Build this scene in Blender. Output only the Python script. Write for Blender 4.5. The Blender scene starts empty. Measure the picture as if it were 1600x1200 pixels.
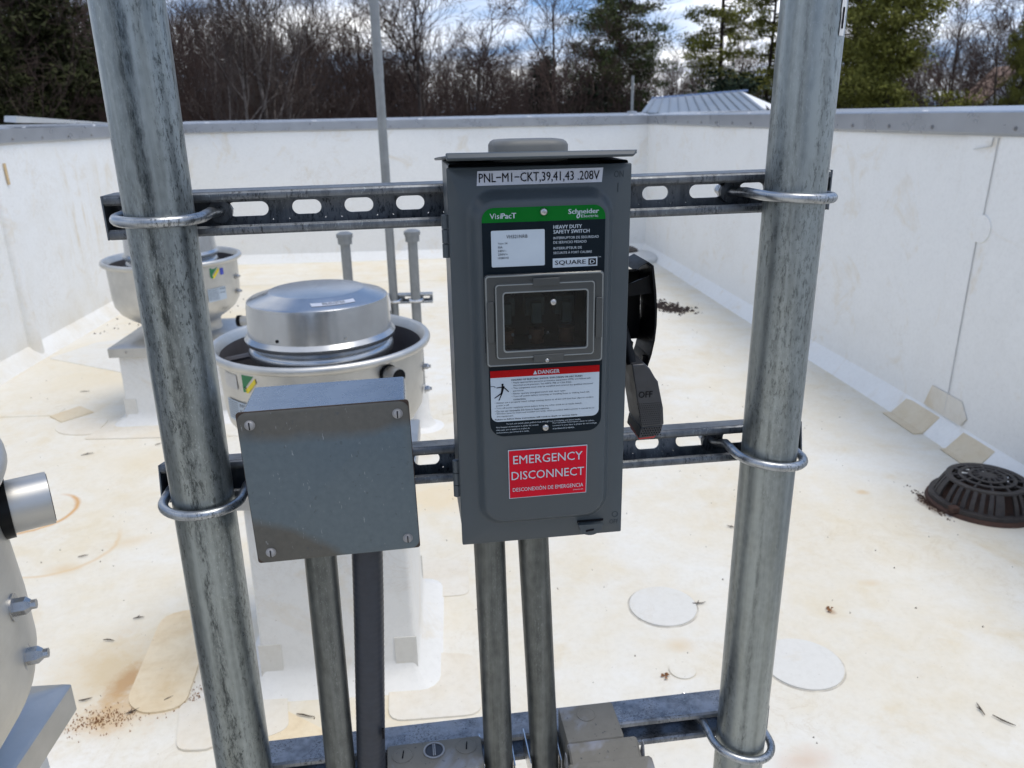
import bpy, math, random
import numpy as np
from math import sin, cos, pi, radians, sqrt, atan2
from mathutils import Matrix, Vector
scene = bpy.context.scene
COL = scene.collection

# ------------------------------------------------------------------ camera
CAM_H = 1.35
YAW, PITCH, ROLL = radians(3.798), radians(18.750), radians(-1.090)
cd = bpy.data.cameras.new('camera')
cam = bpy.data.objects.new('camera', cd)
COL.objects.link(cam)
fw = Vector((sin(YAW) * cos(PITCH), cos(YAW) * cos(PITCH), -sin(PITCH)))
rt = Vector((cos(YAW), -sin(YAW), 0))
up = rt.cross(fw)
rt2 = rt * cos(ROLL) + up * sin(ROLL)
up2 = -rt * sin(ROLL) + up * cos(ROLL)
m = Matrix((rt2, up2, -fw)).transposed().to_4x4()
m.translation = Vector((0, 0, CAM_H))
cam.matrix_world = m
cd.sensor_width = 36
cd.lens = 36 * 1235.9 / 1600
cd.clip_start = 0.02
cd.clip_end = 3000
cd.dof.use_dof = True
cd.dof.focus_distance = 0.75
cd.dof.aperture_fstop = 13.0
scene.camera = cam

# ------------------------------------------------------------------ world, sun, exposure
SUN_DIR = Vector((0.30, -0.06, 1.0)).normalized()      # from the scene towards the sun
w = bpy.data.worlds.new('World')
scene.world = w
w.use_nodes = True
nt = w.node_tree
nt.nodes.clear()
def wn(t, **k):
    n = nt.nodes.new(t)
    for a, b in k.items():
        setattr(n, a, b)
    return n
sky = wn('ShaderNodeTexSky', sky_type='NISHITA')
sky.sun_disc = False
sky.sun_elevation = math.asin(SUN_DIR.z)
sky.sun_rotation = atan2(SUN_DIR.x, SUN_DIR.y)
sky.air_density = 1.3
sky.dust_density = 0.1
sky.ozone_density = 4.0
tc = wn('ShaderNodeTexCoord')
sep = wn('ShaderNodeSeparateXYZ')
nt.links.new(tc.outputs['Generated'], sep.inputs[0])
def wmath(op, a, b=None, clamp=False):
    n = wn('ShaderNodeMath', operation=op, use_clamp=clamp)
    for i, v in enumerate((a, b)):
        if v is None: continue
        if isinstance(v, (int, float)): n.inputs[i].default_value = v
        else: nt.links.new(v, n.inputs[i])
    return n.outputs[0]
zz = wmath('ADD', wmath('MAXIMUM', sep.outputs[2], 0.0), 0.16)
cx = wmath('DIVIDE', sep.outputs[0], zz)
cy = wmath('DIVIDE', sep.outputs[1], zz)
cmb = wn('ShaderNodeCombineXYZ')
nt.links.new(cx, cmb.inputs[0]); nt.links.new(cy, cmb.inputs[1])
cmb.inputs[2].default_value = 2.6
no = wn('ShaderNodeTexNoise')
no.inputs['Scale'].default_value = 0.85
no.inputs['Detail'].default_value = 9
no.inputs['Roughness'].default_value = 0.56
no.inputs['Distortion'].default_value = 0.25
nt.links.new(cmb.outputs[0], no.inputs['Vector'])
ramp = wn('ShaderNodeValToRGB')
ramp.color_ramp.elements[0].position = 0.47
ramp.color_ramp.elements[1].position = 0.64
near = wmath('MULTIPLY', wmath('SUBTRACT', 0.42, sep.outputs[2], True), 0.20)
nt.links.new(wmath('ADD', no.outputs['Fac'], near), ramp.inputs[0])
cv_ = wn('ShaderNodeCombineXYZ')       # the clear sky between the clouds is taken a little above the haze line
nt.links.new(sep.outputs[0], cv_.inputs[0]); nt.links.new(sep.outputs[1], cv_.inputs[1])
nt.links.new(wmath('ADD', wmath('MULTIPLY', wmath('MAXIMUM', sep.outputs[2], 0.0), 0.9), 0.34), cv_.inputs[2])
nrm = wn('ShaderNodeVectorMath', operation='NORMALIZE')
nt.links.new(cv_.outputs[0], nrm.inputs[0]); nt.links.new(nrm.outputs[0], sky.inputs[0])
no2 = wn('ShaderNodeTexNoise')
no2.inputs['Scale'].default_value = 2.1
no2.inputs['Detail'].default_value = 6
nt.links.new(cmb.outputs[0], no2.inputs['Vector'])
cr = wn('ShaderNodeValToRGB')
cr.color_ramp.elements[0].position = 0.35
cr.color_ramp.elements[0].color = (6.0, 6.3, 6.9, 1)
cr.color_ramp.elements[1].position = 0.65
cr.color_ramp.elements[1].color = (9.6, 9.5, 9.4, 1)
nt.links.new(no2.outputs['Fac'], cr.inputs[0])
mx = wn('ShaderNodeMix', data_type='RGBA')
nt.links.new(wmath('MULTIPLY', ramp.outputs[0], 0.92), mx.inputs['Factor'])
nt.links.new(sky.outputs[0], mx.inputs[6])
nt.links.new(cr.outputs[0], mx.inputs[7])
bg = wn('ShaderNodeBackground')
bg.inputs['Strength'].default_value = 0.13
nt.links.new(mx.outputs[2], bg.inputs['Color'])
ow = wn('ShaderNodeOutputWorld')
nt.links.new(bg.outputs[0], ow.inputs['Surface'])

sl = bpy.data.lights.new('sun', 'SUN')
sl.energy = 1.5
sl.angle = radians(26)
sl.color = (1.0, 0.93, 0.82)
so = bpy.data.objects.new('sun', sl)
COL.objects.link(so)
so.rotation_euler = SUN_DIR.to_track_quat('Z', 'Y').to_euler()
so.location = SUN_DIR * 50

scene.view_settings.view_transform = 'Standard'
scene.view_settings.look = 'None'
scene.view_settings.exposure = 0.50
scene.view_settings.gamma = 1
scene.view_settings.use_curve_mapping = False
scene.render.engine = 'CYCLES'
scene.render.resolution_x = 1024
scene.render.resolution_y = 768
scene.cycles.max_bounces = 8

# ------------------------------------------------------------------ frames
A = radians(3.7933)                     # the rack is turned a little against the building
def RK(u, d, z):
    return Vector((u * cos(A) - d * sin(A), u * sin(A) + d * cos(A), CAM_H + z))

# ------------------------------------------------------------------ mesh helpers
class MB:
    def __init__(s):
        s.v = []; s.f = []; s.mi = []; s.cur = 0
    def add(s, verts, faces):
        o = len(s.v)
        s.v += [tuple(p) for p in verts]
        s.f += [tuple(i + o for i in f) for f in faces]
        s.mi += [s.cur] * len(faces)
        return s
    def box(s, a, b):
        x0, y0, z0 = a; x1, y1, z1 = b
        return s.add([(x0,y0,z0),(x1,y0,z0),(x1,y1,z0),(x0,y1,z0),(x0,y0,z1),(x1,y0,z1),(x1,y1,z1),(x0,y1,z1)],
              [(0,3,2,1),(4,5,6,7),(0,1,5,4),(1,2,6,5),(2,3,7,6),(3,0,4,7)])
    def hexa(s, p):
        return s.add(p, [(0,3,2,1),(4,5,6,7),(0,1,5,4),(1,2,6,5),(2,3,7,6),(3,0,4,7)])
    def tube(s, path, r, n=12, cap=True):
        P = [Vector(p) for p in path]
        if not isinstance(r, (list, tuple)): r = [r] * len(P)
        base = len(s.v); vs = []; fs = []
        prev = None
        for i, p in enumerate(P):
            t = (P[min(i+1, len(P)-1)] - P[max(i-1, 0)]).normalized()
            if prev is None:
                a = Vector((0, 0, 1)) if abs(t.z) < .9 else Vector((1, 0, 0))
                x = t.cross(a).normalized()
            else:
                x = (prev - t * prev.dot(t)).normalized()
            prev = x
            y = t.cross(x)
            for k in range(n):
                an = 2 * pi * k / n
                vs.append(p + (x * cos(an) + y * sin(an)) * r[i])
        for i in range(len(P) - 1):
            for k in range(n):
                k2 = (k + 1) % n
                fs.append((i*n+k, i*n+k2, (i+1)*n+k2, (i+1)*n+k))
        if cap:
            fs.append(tuple(range(n))[::-1]); fs.append(tuple(range((len(P)-1)*n, len(P)*n)))
        return s.add(vs, fs)
    def lathe(s, prof, c=(0, 0), n=72):
        vs = []; fs = []
        for r, z in prof:
            for k in range(n):
                a = 2 * pi * k / n
                vs.append((c[0] + r * cos(a), c[1] + r * sin(a), z))
        for i in range(len(prof) - 1):
            for k in range(n):
                k2 = (k + 1) % n
                fs.append((i*n+k, i*n+k2, (i+1)*n+k2, (i+1)*n+k))
        return s.add(vs, fs)
    def loft(s, loops, cap0=False, cap1=False):
        n = len(loops[0]); vs = [p for l in loops for p in l]; fs = []
        for i in range(len(loops) - 1):
            for k in range(n):
                k2 = (k + 1) % n
                fs.append((i*n+k, i*n+k2, (i+1)*n+k2, (i+1)*n+k))
        if cap0: fs.append(tuple(range(n))[::-1])
        if cap1: fs.append(tuple(range((len(loops)-1)*n, len(loops)*n)))
        return s.add(vs, fs)
    def poly(s, pts):
        return s.add(pts, [tuple(range(len(pts)))])
    def build(s, name, mat, parent=None, base=(0, 0, 0), smooth=35, bevel=0):
        me = bpy.data.meshes.new(name)
        b = base
        me.from_pydata([(p[0]-b[0], p[1]-b[1], p[2]-b[2]) for p in s.v], [], s.f)
        mats = mat if isinstance(mat, (list, tuple)) else [mat]
        for q in mats: me.materials.append(q)
        if len(mats) > 1: me.polygons.foreach_set('material_index', s.mi)
        if smooth:
            me.shade_smooth()
            me.set_sharp_from_angle(angle=radians(smooth))
        me.update()
        o = bpy.data.objects.new(name, me)
        COL.objects.link(o)
        if parent: o.parent = parent
        if bevel:
            bm_ = o.modifiers.new('bevel', 'BEVEL')
            bm_.width = bevel; bm_.segments = 2; bm_.limit_method = 'ANGLE'; bm_.angle_limit = radians(40)
        return o

def tag(o, label=None, cat=None, group=None, kind=None):
    if label: o['label'] = label
    if cat: o['category'] = cat
    if group: o['group'] = group
    if kind: o['kind'] = kind
    return o

class Thing:
    """An Empty at the thing's base; parts are written in rack or world coordinates."""
    def __init__(s, name, label, cat, base, rack=True, group=None):
        s.b = base
        o = bpy.data.objects.new(name, None)
        o.empty_display_size = .05
        COL.objects.link(o)
        o.location = RK(*base) if rack else base
        o.rotation_euler = (0, 0, A if rack else 0)
        s.o = o
        tag(o, label, cat, group)
    def part(s, name, mb, mat, parent=None, label=None, **k):
        o = mb.build(name, mat, parent or s.o, s.b, **k)
        if label: o['label'] = label
        return o

def rrect(u0, u1, z0, z1, r, d, n=6, corners=(1, 1, 1, 1)):
    """rounded rectangle in the u-z plane at depth d; corners: bl, br, tr, tl"""
    pts = []
    for (cu, cz, a0, on) in ((u0, z0, pi, corners[0]), (u1, z0, 1.5*pi, corners[1]), (u1, z1, 0, corners[2]), (u0, z1, .5*pi, corners[3])):
        rr = r if on else 1e-5
        c0 = cu + rr * (1 if cu == u0 else -1); c1 = cz + rr * (1 if cz == z0 else -1)
        for i in range(n + 1):
            a = a0 + (pi / 2) * i / n
            pts.append((c0 + rr * cos(a), d, c1 + rr * sin(a)))
    return pts

def text_geo(txt, off=0.0):
    cu = bpy.data.curves.new('lettering', 'FONT')
    cu.body = txt; cu.resolution_u = 2; cu.offset = off; cu.fill_mode = 'BOTH' if cu.dimensions == '3D' else 'FRONT'
    ob = bpy.data.objects.new('lettering', cu)
    me = bpy.data.meshes.new_from_object(ob)
    v = [tuple(x.co) for x in me.vertices]; f = [tuple(p.vertices) for p in me.polygons]
    bpy.data.objects.remove(ob); bpy.data.curves.remove(cu); bpy.data.meshes.remove(me)
    return v, f
def text_box(mb, txt, u0, u1, z0, z1, d, off=0.0, fixw=True):
    """fit lettering into the box u0..u1, z0..z1 at depth d (facing the front); off > 0 gives bold"""
    v, f = text_geo(txt)
    if not v: return
    x0 = min(p[0] for p in v); x1 = max(p[0] for p in v); y0 = min(p[1] for p in v); y1 = max(p[1] for p in v)
    sx = (u1 - u0) / (x1 - x0); sy = (z1 - z0) / (y1 - y0)
    if not fixw: sx = sy * 0.9
    w_ = off * (z1 - z0) * 3.2
    n_c = 3 if off > .003 else 1
    for c_ in range(n_c):
        t_ = (c_ / (n_c - 1) - .5) if n_c > 1 else 0
        sx2 = sx * (1 - (w_ / (u1 - u0) if n_c > 1 else 0))
        mb.add([(u0 + (w_ / 2 if n_c > 1 else 0) + t_ * w_ + (p[0]-x0)*sx2, d - .00003 * c_, z0 + (p[1]-y0)*sy) for p in v], f)

# ------------------------------------------------------------------ material helpers
class Mat:
    def __init__(s, name, color=(.5, .5, .5), rough=.5, metal=0.0, spec=.5):
        s.m = bpy.data.materials.new(name); s.m.use_nodes = True
        s.t = s.m.node_tree
        s.p = s.t.nodes['Principled BSDF']
        s.p.inputs['Base Color'].default_value = (*color, 1)
        s.p.inputs['Roughness'].default_value = rough
        s.p.inputs['Metallic'].default_value = metal
        s.p.inputs['Specular IOR Level'].default_value = spec
        s._c = None
    def n(s, t, **k):
        x = s.t.nodes.new(t)
        for a, b in k.items(): setattr(x, a, b)
        return x
    def link(s, a, b): s.t.links.new(a, b)
    def coord(s, scale=(1, 1, 1), kind='Object', loc=(0, 0, 0)):
        if s._c is None: s._c = s.n('ShaderNodeTexCoord')
        mp = s.n('ShaderNodeMapping'); mp.inputs['Scale'].default_value = scale; mp.inputs['Location'].default_value = loc
        s.link(s._c.outputs[kind], mp.inputs[0]); return mp.outputs[0]
    def noise(s, vec, scale=5, detail=4, rough=.55, dist=0):
        x = s.n('ShaderNodeTexNoise'); x.inputs['Scale'].default_value = scale; x.inputs['Detail'].default_value = detail
        x.inputs['Roughness'].default_value = rough; x.inputs['Distortion'].default_value = dist
        s.link(vec, x.inputs['Vector']); return x.outputs['Fac']
    def ramp(s, fac, stops):
        x = s.n('ShaderNodeValToRGB'); cr = x.color_ramp
        while len(cr.elements) < len(stops): cr.elements.new(.5)
        for e, (p, c) in zip(cr.elements, stops):
            e.position = p; e.color = (c, c, c, 1) if isinstance(c, (int, float)) else (*c, 1)
        s.link(fac, x.inputs[0]); return x.outputs[0]
    def mix(s, fac, a, b, mode='MIX'):
        x = s.n('ShaderNodeMix', data_type='RGBA', blend_type=mode)
        for i, v in ((0, fac), (6, a), (7, b)):
            if isinstance(v, (int, float)): x.inputs[i].default_value = v if i == 0 else (v, v, v, 1)
            elif isinstance(v, tuple): x.inputs[i].default_value = (*v, 1)
            else: s.link(v, x.inputs[i])
        return x.outputs[2]
    def math(s, op, a, b=0.0, c=None, clamp=False):
        x = s.n('ShaderNodeMath', operation=op, use_clamp=clamp)
        for i, v in enumerate((a, b, c)):
            if v is None: continue
            if isinstance(v, (int, float)): x.inputs[i].default_value = v
            else: s.link(v, x.inputs[i])
        return x.outputs[0]
    def set(s, key, val): s.link(val, s.p.inputs[key]); return s
    def bump(s, h, strength=.2, dist=.001):
        b = s.n('ShaderNodeBump'); b.inputs['Strength'].default_value = strength; b.inputs['Distance'].default_value = dist
        s.link(h, b.inputs['Height']); s.link(b.outputs[0], s.p.inputs['Normal'])

M = {}
def simple(name, c, rough=.5, metal=0, var=.12, sc=30, spec=.5):
    a = Mat(name, c, rough, metal, spec)
    v = a.noise(a.coord(), sc, 5, .6)
    a.set('Base Color', a.mix(a.ramp(v, [(.3, 0.0), (.7, 1.0)]), tuple(x * (1 - var) for x in c), tuple(min(1, x * (1 + var)) for x in c)))
    a.set('Roughness', a.ramp(v, [(.3, max(0, rough - .06)), (.7, min(1, rough + .08))]))
    M[name] = a.m
    return a

def galv(name, light, dark, rough, streak=1.0, spang=60, seed=0, metal=.85, spots=1.0, band=None):
    a = Mat(name, light, rough, metal)
    L = (seed * 1.7, seed * .9, seed * 2.3)
    st = a.noise(a.coord((1, 1, .035), loc=L), 95, 4, .6)          # drawn streaks down the pipe
    st2 = a.noise(a.coord((1, 1, .06), loc=L), 28, 3, .5)
    cl = a.noise(a.coord((1, 1, .5), loc=L), 48, 8, .78)
    vo = a.n('ShaderNodeTexVoronoi'); vo.inputs['Scale'].default_value = spang * 3
    a.link(a.coord((1, 1, .6)), vo.inputs['Vector'])
    fac = a.math('ADD', a.math('MULTIPLY', st, .6 * streak), a.math('MULTIPLY', st2, .65 * streak))
    fac = a.math('ADD', fac, a.math('MULTIPLY', cl, .35))
    fac = a.math('ADD', fac, a.math('MULTIPLY', vo.outputs['Distance'], .10))
    f2 = a.ramp(a.math('DIVIDE', fac, .6 * streak + .65 * streak + .41), [(.40, 0.0), (.57, 1.0)])
    col = a.mix(f2, dark, light)
    # small dark pits and pale zinc blooms
    pit = a.ramp(a.noise(a.coord((1, 1, .30), loc=L), 330, 5, .8), [(.52, 0.0), (.60, 1.0)])
    reg = a.ramp(a.noise(a.coord((1, 1, .15), loc=L), 22, 3, .6), [(.44, 0.0), (.56, 1.0)])
    pm = a.math('MULTIPLY', a.math('MULTIPLY', pit, reg), .8 * spots)
    col = a.mix(pm, col, tuple(x * .22 for x in dark))
    bl = a.ramp(a.noise(a.coord((1, 1, .35), loc=(seed + 5, 2, 1)), 620, 4, .7), [(.56, 0.0), (.64, 1.0)])
    bl = a.math('MULTIPLY', bl, a.ramp(a.noise(a.coord((1, 1, .12), loc=(seed, 7, 3)), 24, 3, .6), [(.48, 0.0), (.60, 1.0)]))
    col = a.mix(a.math('MULTIPLY', bl, .5 * spots), col, (.42, .46, .47))
    if band is not None:        # dark reflection painted into the colour, down the side facing the camera
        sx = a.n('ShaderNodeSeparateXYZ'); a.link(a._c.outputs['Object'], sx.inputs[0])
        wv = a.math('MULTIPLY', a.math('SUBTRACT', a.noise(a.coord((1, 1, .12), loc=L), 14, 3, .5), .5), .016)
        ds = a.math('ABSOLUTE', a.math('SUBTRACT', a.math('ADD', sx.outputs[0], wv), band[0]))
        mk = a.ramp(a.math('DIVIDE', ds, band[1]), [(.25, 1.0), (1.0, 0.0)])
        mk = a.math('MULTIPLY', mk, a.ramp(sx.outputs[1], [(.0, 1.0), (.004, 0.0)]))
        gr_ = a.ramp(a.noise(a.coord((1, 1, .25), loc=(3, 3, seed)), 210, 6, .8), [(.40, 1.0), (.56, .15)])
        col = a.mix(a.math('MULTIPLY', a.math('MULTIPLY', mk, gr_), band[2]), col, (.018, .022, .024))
    a.set('Base Color', col)
    a.set('Roughness', a.ramp(cl, [(.3, rough - .10), (.7, rough + .14)]))
    a.bump(a.math('ADD', st, a.math('MULTIPLY', cl, .6)), .25, .0006)
    M[name] = a.m
    return a

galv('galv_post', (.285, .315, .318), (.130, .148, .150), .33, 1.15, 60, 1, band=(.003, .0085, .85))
galv('galv_post_right', (.31, .34, .34), (.17, .188, .190), .36, .9, 60, 4, spots=.7, band=(-.012, .003, .45))
galv('galv_strut', (.17, .182, .198), (.075, .083, .092), .40, .7, 40, 2, .8)
galv('galv_strut_light', (.27, .285, .31), (.13, .14, .155), .42, .7, 40, 8, .7)
galv('galv_conduit', (.165, .175, .17), (.065, .070, .068), .42, .8, 40, 3, .75, .4)
galv('zinc_rod', (.38, .40, .42), (.20, .215, .23), .30, .5, 40, 5, .9)
simple('strut_dark', (.115, .13, .145), .48, .5, .25, 60)
simple('enclosure_gray', (.050, .062, .071), .34, 0, .10, 7, .35)
simple('enclosure_gray_text', (.030, .040, .048), .42, 0, .05, 18, .3)
simple('hub_gray', (.135, .135, .125), .55, 0, .10, 40)
simple('black_plastic', (.0045, .005, .006), .34, 0, .2, 80, .14)
simple('grip_plastic', (.026, .028, .033), .38, 0, .15, 80, .5)
simple('red_plastic', (.42, .02, .02), .4, 0, .1, 60)
simple('navy_print', (.003, .008, .013), .35, 0, .1, 40, .12)
simple('green_print', (.0, .115, .012), .35, 0, .05, 40, .12)
simple('white_print', (.42, .48, .54), .4, 0, .03, 40, .2)
simple('tape_white', (.44, .47, .54), .4, 0, .04, 40, .2)
simple('black_print', (.006, .006, .008), .6, 0, .1, 40, .1)
simple('red_print', (.48, .006, .02), .4, 0, .05, 40, .1)
simple('danger_red', (.34, .002, .004), .4, 0, .05, 40, .1)
simple('screw_steel', (.42, .42, .42), .28, 1, .1, 90)
simple('cavity_dark', (.006, .010, .012), .5, 0, .3, 90, .1)
simple('fuse_brown', (.26, .11, .06), .30, .3, .3, 90)
simple('fuse_carrier', (.075, .11, .10), .5, 0, .3, 60)
simple('clamp_zinc', (.6, .6, .6), .28, 1, .1, 60)
simple('flex_jacket', (.034, .038, .048), .42, 0, .15, 70, .3)
simple('plug_gray', (.26, .26, .265), .45, .2, .15, 70)
simple('mud', (.27, .22, .16), .85, 0, .2, 50)

def splashed(name, paint, amt=(.48, .56), sc=9, rough=.42):
    a = Mat(name, paint, rough)
    v = a.noise(a.coord(loc=(3.1, .4, .2)), sc, 5, .6, .6)
    g = a.ramp(v, [(amt[0], 0.0), (amt[1], 1.0)])
    sp = a.ramp(a.noise(a.coord(), 190, 2, .5), [(.68, 0.0), (.72, 1.0)])
    n2 = a.noise(a.coord(), 60, 5, .6)
    c = a.mix(g, a.mix(n2, tuple(x*.9 for x in paint), tuple(min(1, x*1.1) for x in paint)), a.mix(n2, (.125, .118, .10), (.195, .182, .155)))
    c = a.mix(a.math('MULTIPLY', sp, .7), c, (.05, .05, .06))
    a.set('Base Color', c)
    a.set('Roughness', a.ramp(g, [(0.0, rough), (1.0, .8)]))
    M[name] = a.m
splashed('box_paint_tan', (.22, .235, .27), (.40, .50), 9)
splashed('cover_paint_tan', (.27, .285, .34), (.55, .62), 7)
# junction box cover: blue-grey steel with a dried brown film in the corners
def jbox_mat():
    a = Mat('jbox_cover', (.16, .20, .23), .38, .25)
    big = a.noise(a.coord(loc=(.7, 0, .2)), 9, 4, .5)
    fine = a.noise(a.coord(), 140, 5, .7)
    sepc = a.n('ShaderNodeSeparateXYZ'); a.link(a.coord(), sepc.inputs[0])
    # local x 0..0.16, z 0..-0.16 : brown film along the top edge and the lower left corner
    tl = a.math('ADD', a.math('MULTIPLY', sepc.outputs[2], -55), a.math('MULTIPLY', big, 3.0))
    top = a.ramp(a.math('MULTIPLY', tl, .2, clamp=True), [(.46, 1.0), (.60, 0.0)])
    ll = a.math('ADD', a.math('ADD', a.math('MULTIPLY', sepc.outputs[2], -30), a.math('MULTIPLY', sepc.outputs[0], -17)), a.math('MULTIPLY', big, 2.2))
    low = a.ramp(a.math('MULTIPLY', ll, .2, clamp=True), [(.84, 0.0), (.92, 1.0)])
    film = a.math('MAXIMUM', top, low)
    base = a.mix(fine, (.064, .086, .102), (.108, .140, .160))
    col = a.mix(a.math('MULTIPLY', film, .8), base, a.mix(fine, (.062, .054, .042), (.110, .096, .074)))
    sc = a.ramp(a.noise(a.coord((1, 1, .25)), 300, 3, .7), [(.67, 0.0), (.71, 1.0)])
    col = a.mix(a.math('MULTIPLY', sc, .35), col, (.42, .45, .47))
    col = a.mix(a.math('MULTIPLY', a.ramp(a.noise(a.coord(loc=(9, 1, 2)), 170, 3, .6), [(.66, 0.0), (.70, 1.0)]), .5), col, (.05, .06, .07))
    a.set('Base Color', col); a.set('Roughness', a.ramp(film, [(0.0, .36), (1.0, .55)])); a.bump(fine, .12, .0004)
    M['jbox_cover'] = a.m
jbox_mat()
simple('jbox_side', (.24, .28, .33), .26, .75, .15, 30)
simple('rust_edge', (.055, .035, .025), .75, .1, .3, 90)

def glassy(name, col, rough, trans, ior=1.45):
    a = Mat(name, col, rough)
    a.p.inputs['Transmission Weight'].default_value = trans
    a.p.inputs['IOR'].default_value = ior
    M[name] = a.m
    return a
glassy('window_pane', (.38, .42, .44), .03, 1.0, 1.25)
simple('window_edge_highlight', (.17, .185, .185), .2, 0, .1, 30)  # paler colour paints the highlights along the clear frame's edges
gz = glassy('window_frame', (.060, .066, .068), .22, .25)
gz.set('Roughness', gz.ramp(gz.noise(gz.coord(), 30, 3, .5), [(.35, .10), (.65, .24)]))

# spun aluminium
def alu(name, c, rough, var=.1):
    a = Mat(name, c, rough, .92)
    r = a.noise(a.coord((1, 1, 30)), 9, 4, .6)
    b = a.noise(a.coord(), 14, 5, .6)
    a.set('Base Color', a.mix(a.ramp(b, [(.3, 0.0), (.7, 1.0)]), tuple(x*(1-var) for x in c), tuple(min(1, x*(1+var)) for x in c)))
    a.set('Roughness', a.ramp(r, [(.3, rough - .025), (.7, rough + .035)]))
    M[name] = a.m
alu('alu_spun', (.55, .54, .51), .44)
alu('alu_lid', (.45, .46, .47), .23)
alu('alu_cap', (.44, .44, .43), .42)
simple('fan_inside', (.13, .125, .135), .55, .4, .15, 20)
simple('coping_metal', (.33, .345, .37), .30, .5, .08, 6)
simple('coping_top', (.55, .58, .62), .30, .6, .1, 8)
simple('sealant', (.75, .75, .76), .4, 0, .05, 20)
simple('label_grey', (.50, .49, .47), .45, .2, .08, 60)
simple('yellow_print', (.80, .62, .03), .4, 0, .05, 40)
simple('green_label', (.02, .20, .07), .4, 0, .05, 40)
simple('blue_print', (.05, .07, .42), .4, 0, .05, 40)
simple('cast_iron', (.040, .035, .034), .55, .3, .35, 45)
simple('rusty_iron', (.055, .026, .017), .8, .1, .4, 35)
simple('pipe_grey', (.24, .25, .25), .45, .45, .12, 30)
simple('pipe_white', (.72, .71, .68), .5, 0, .05, 30)
simple('twig_brown', (.055, .040, .030), .85, 0, .3, 60)
simple('leaf_brown', (.26, .12, .05), .8, 0, .3, 60)
simple('moss_dark', (.045, .032, .028), .95, 0, .4, 40)

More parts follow.
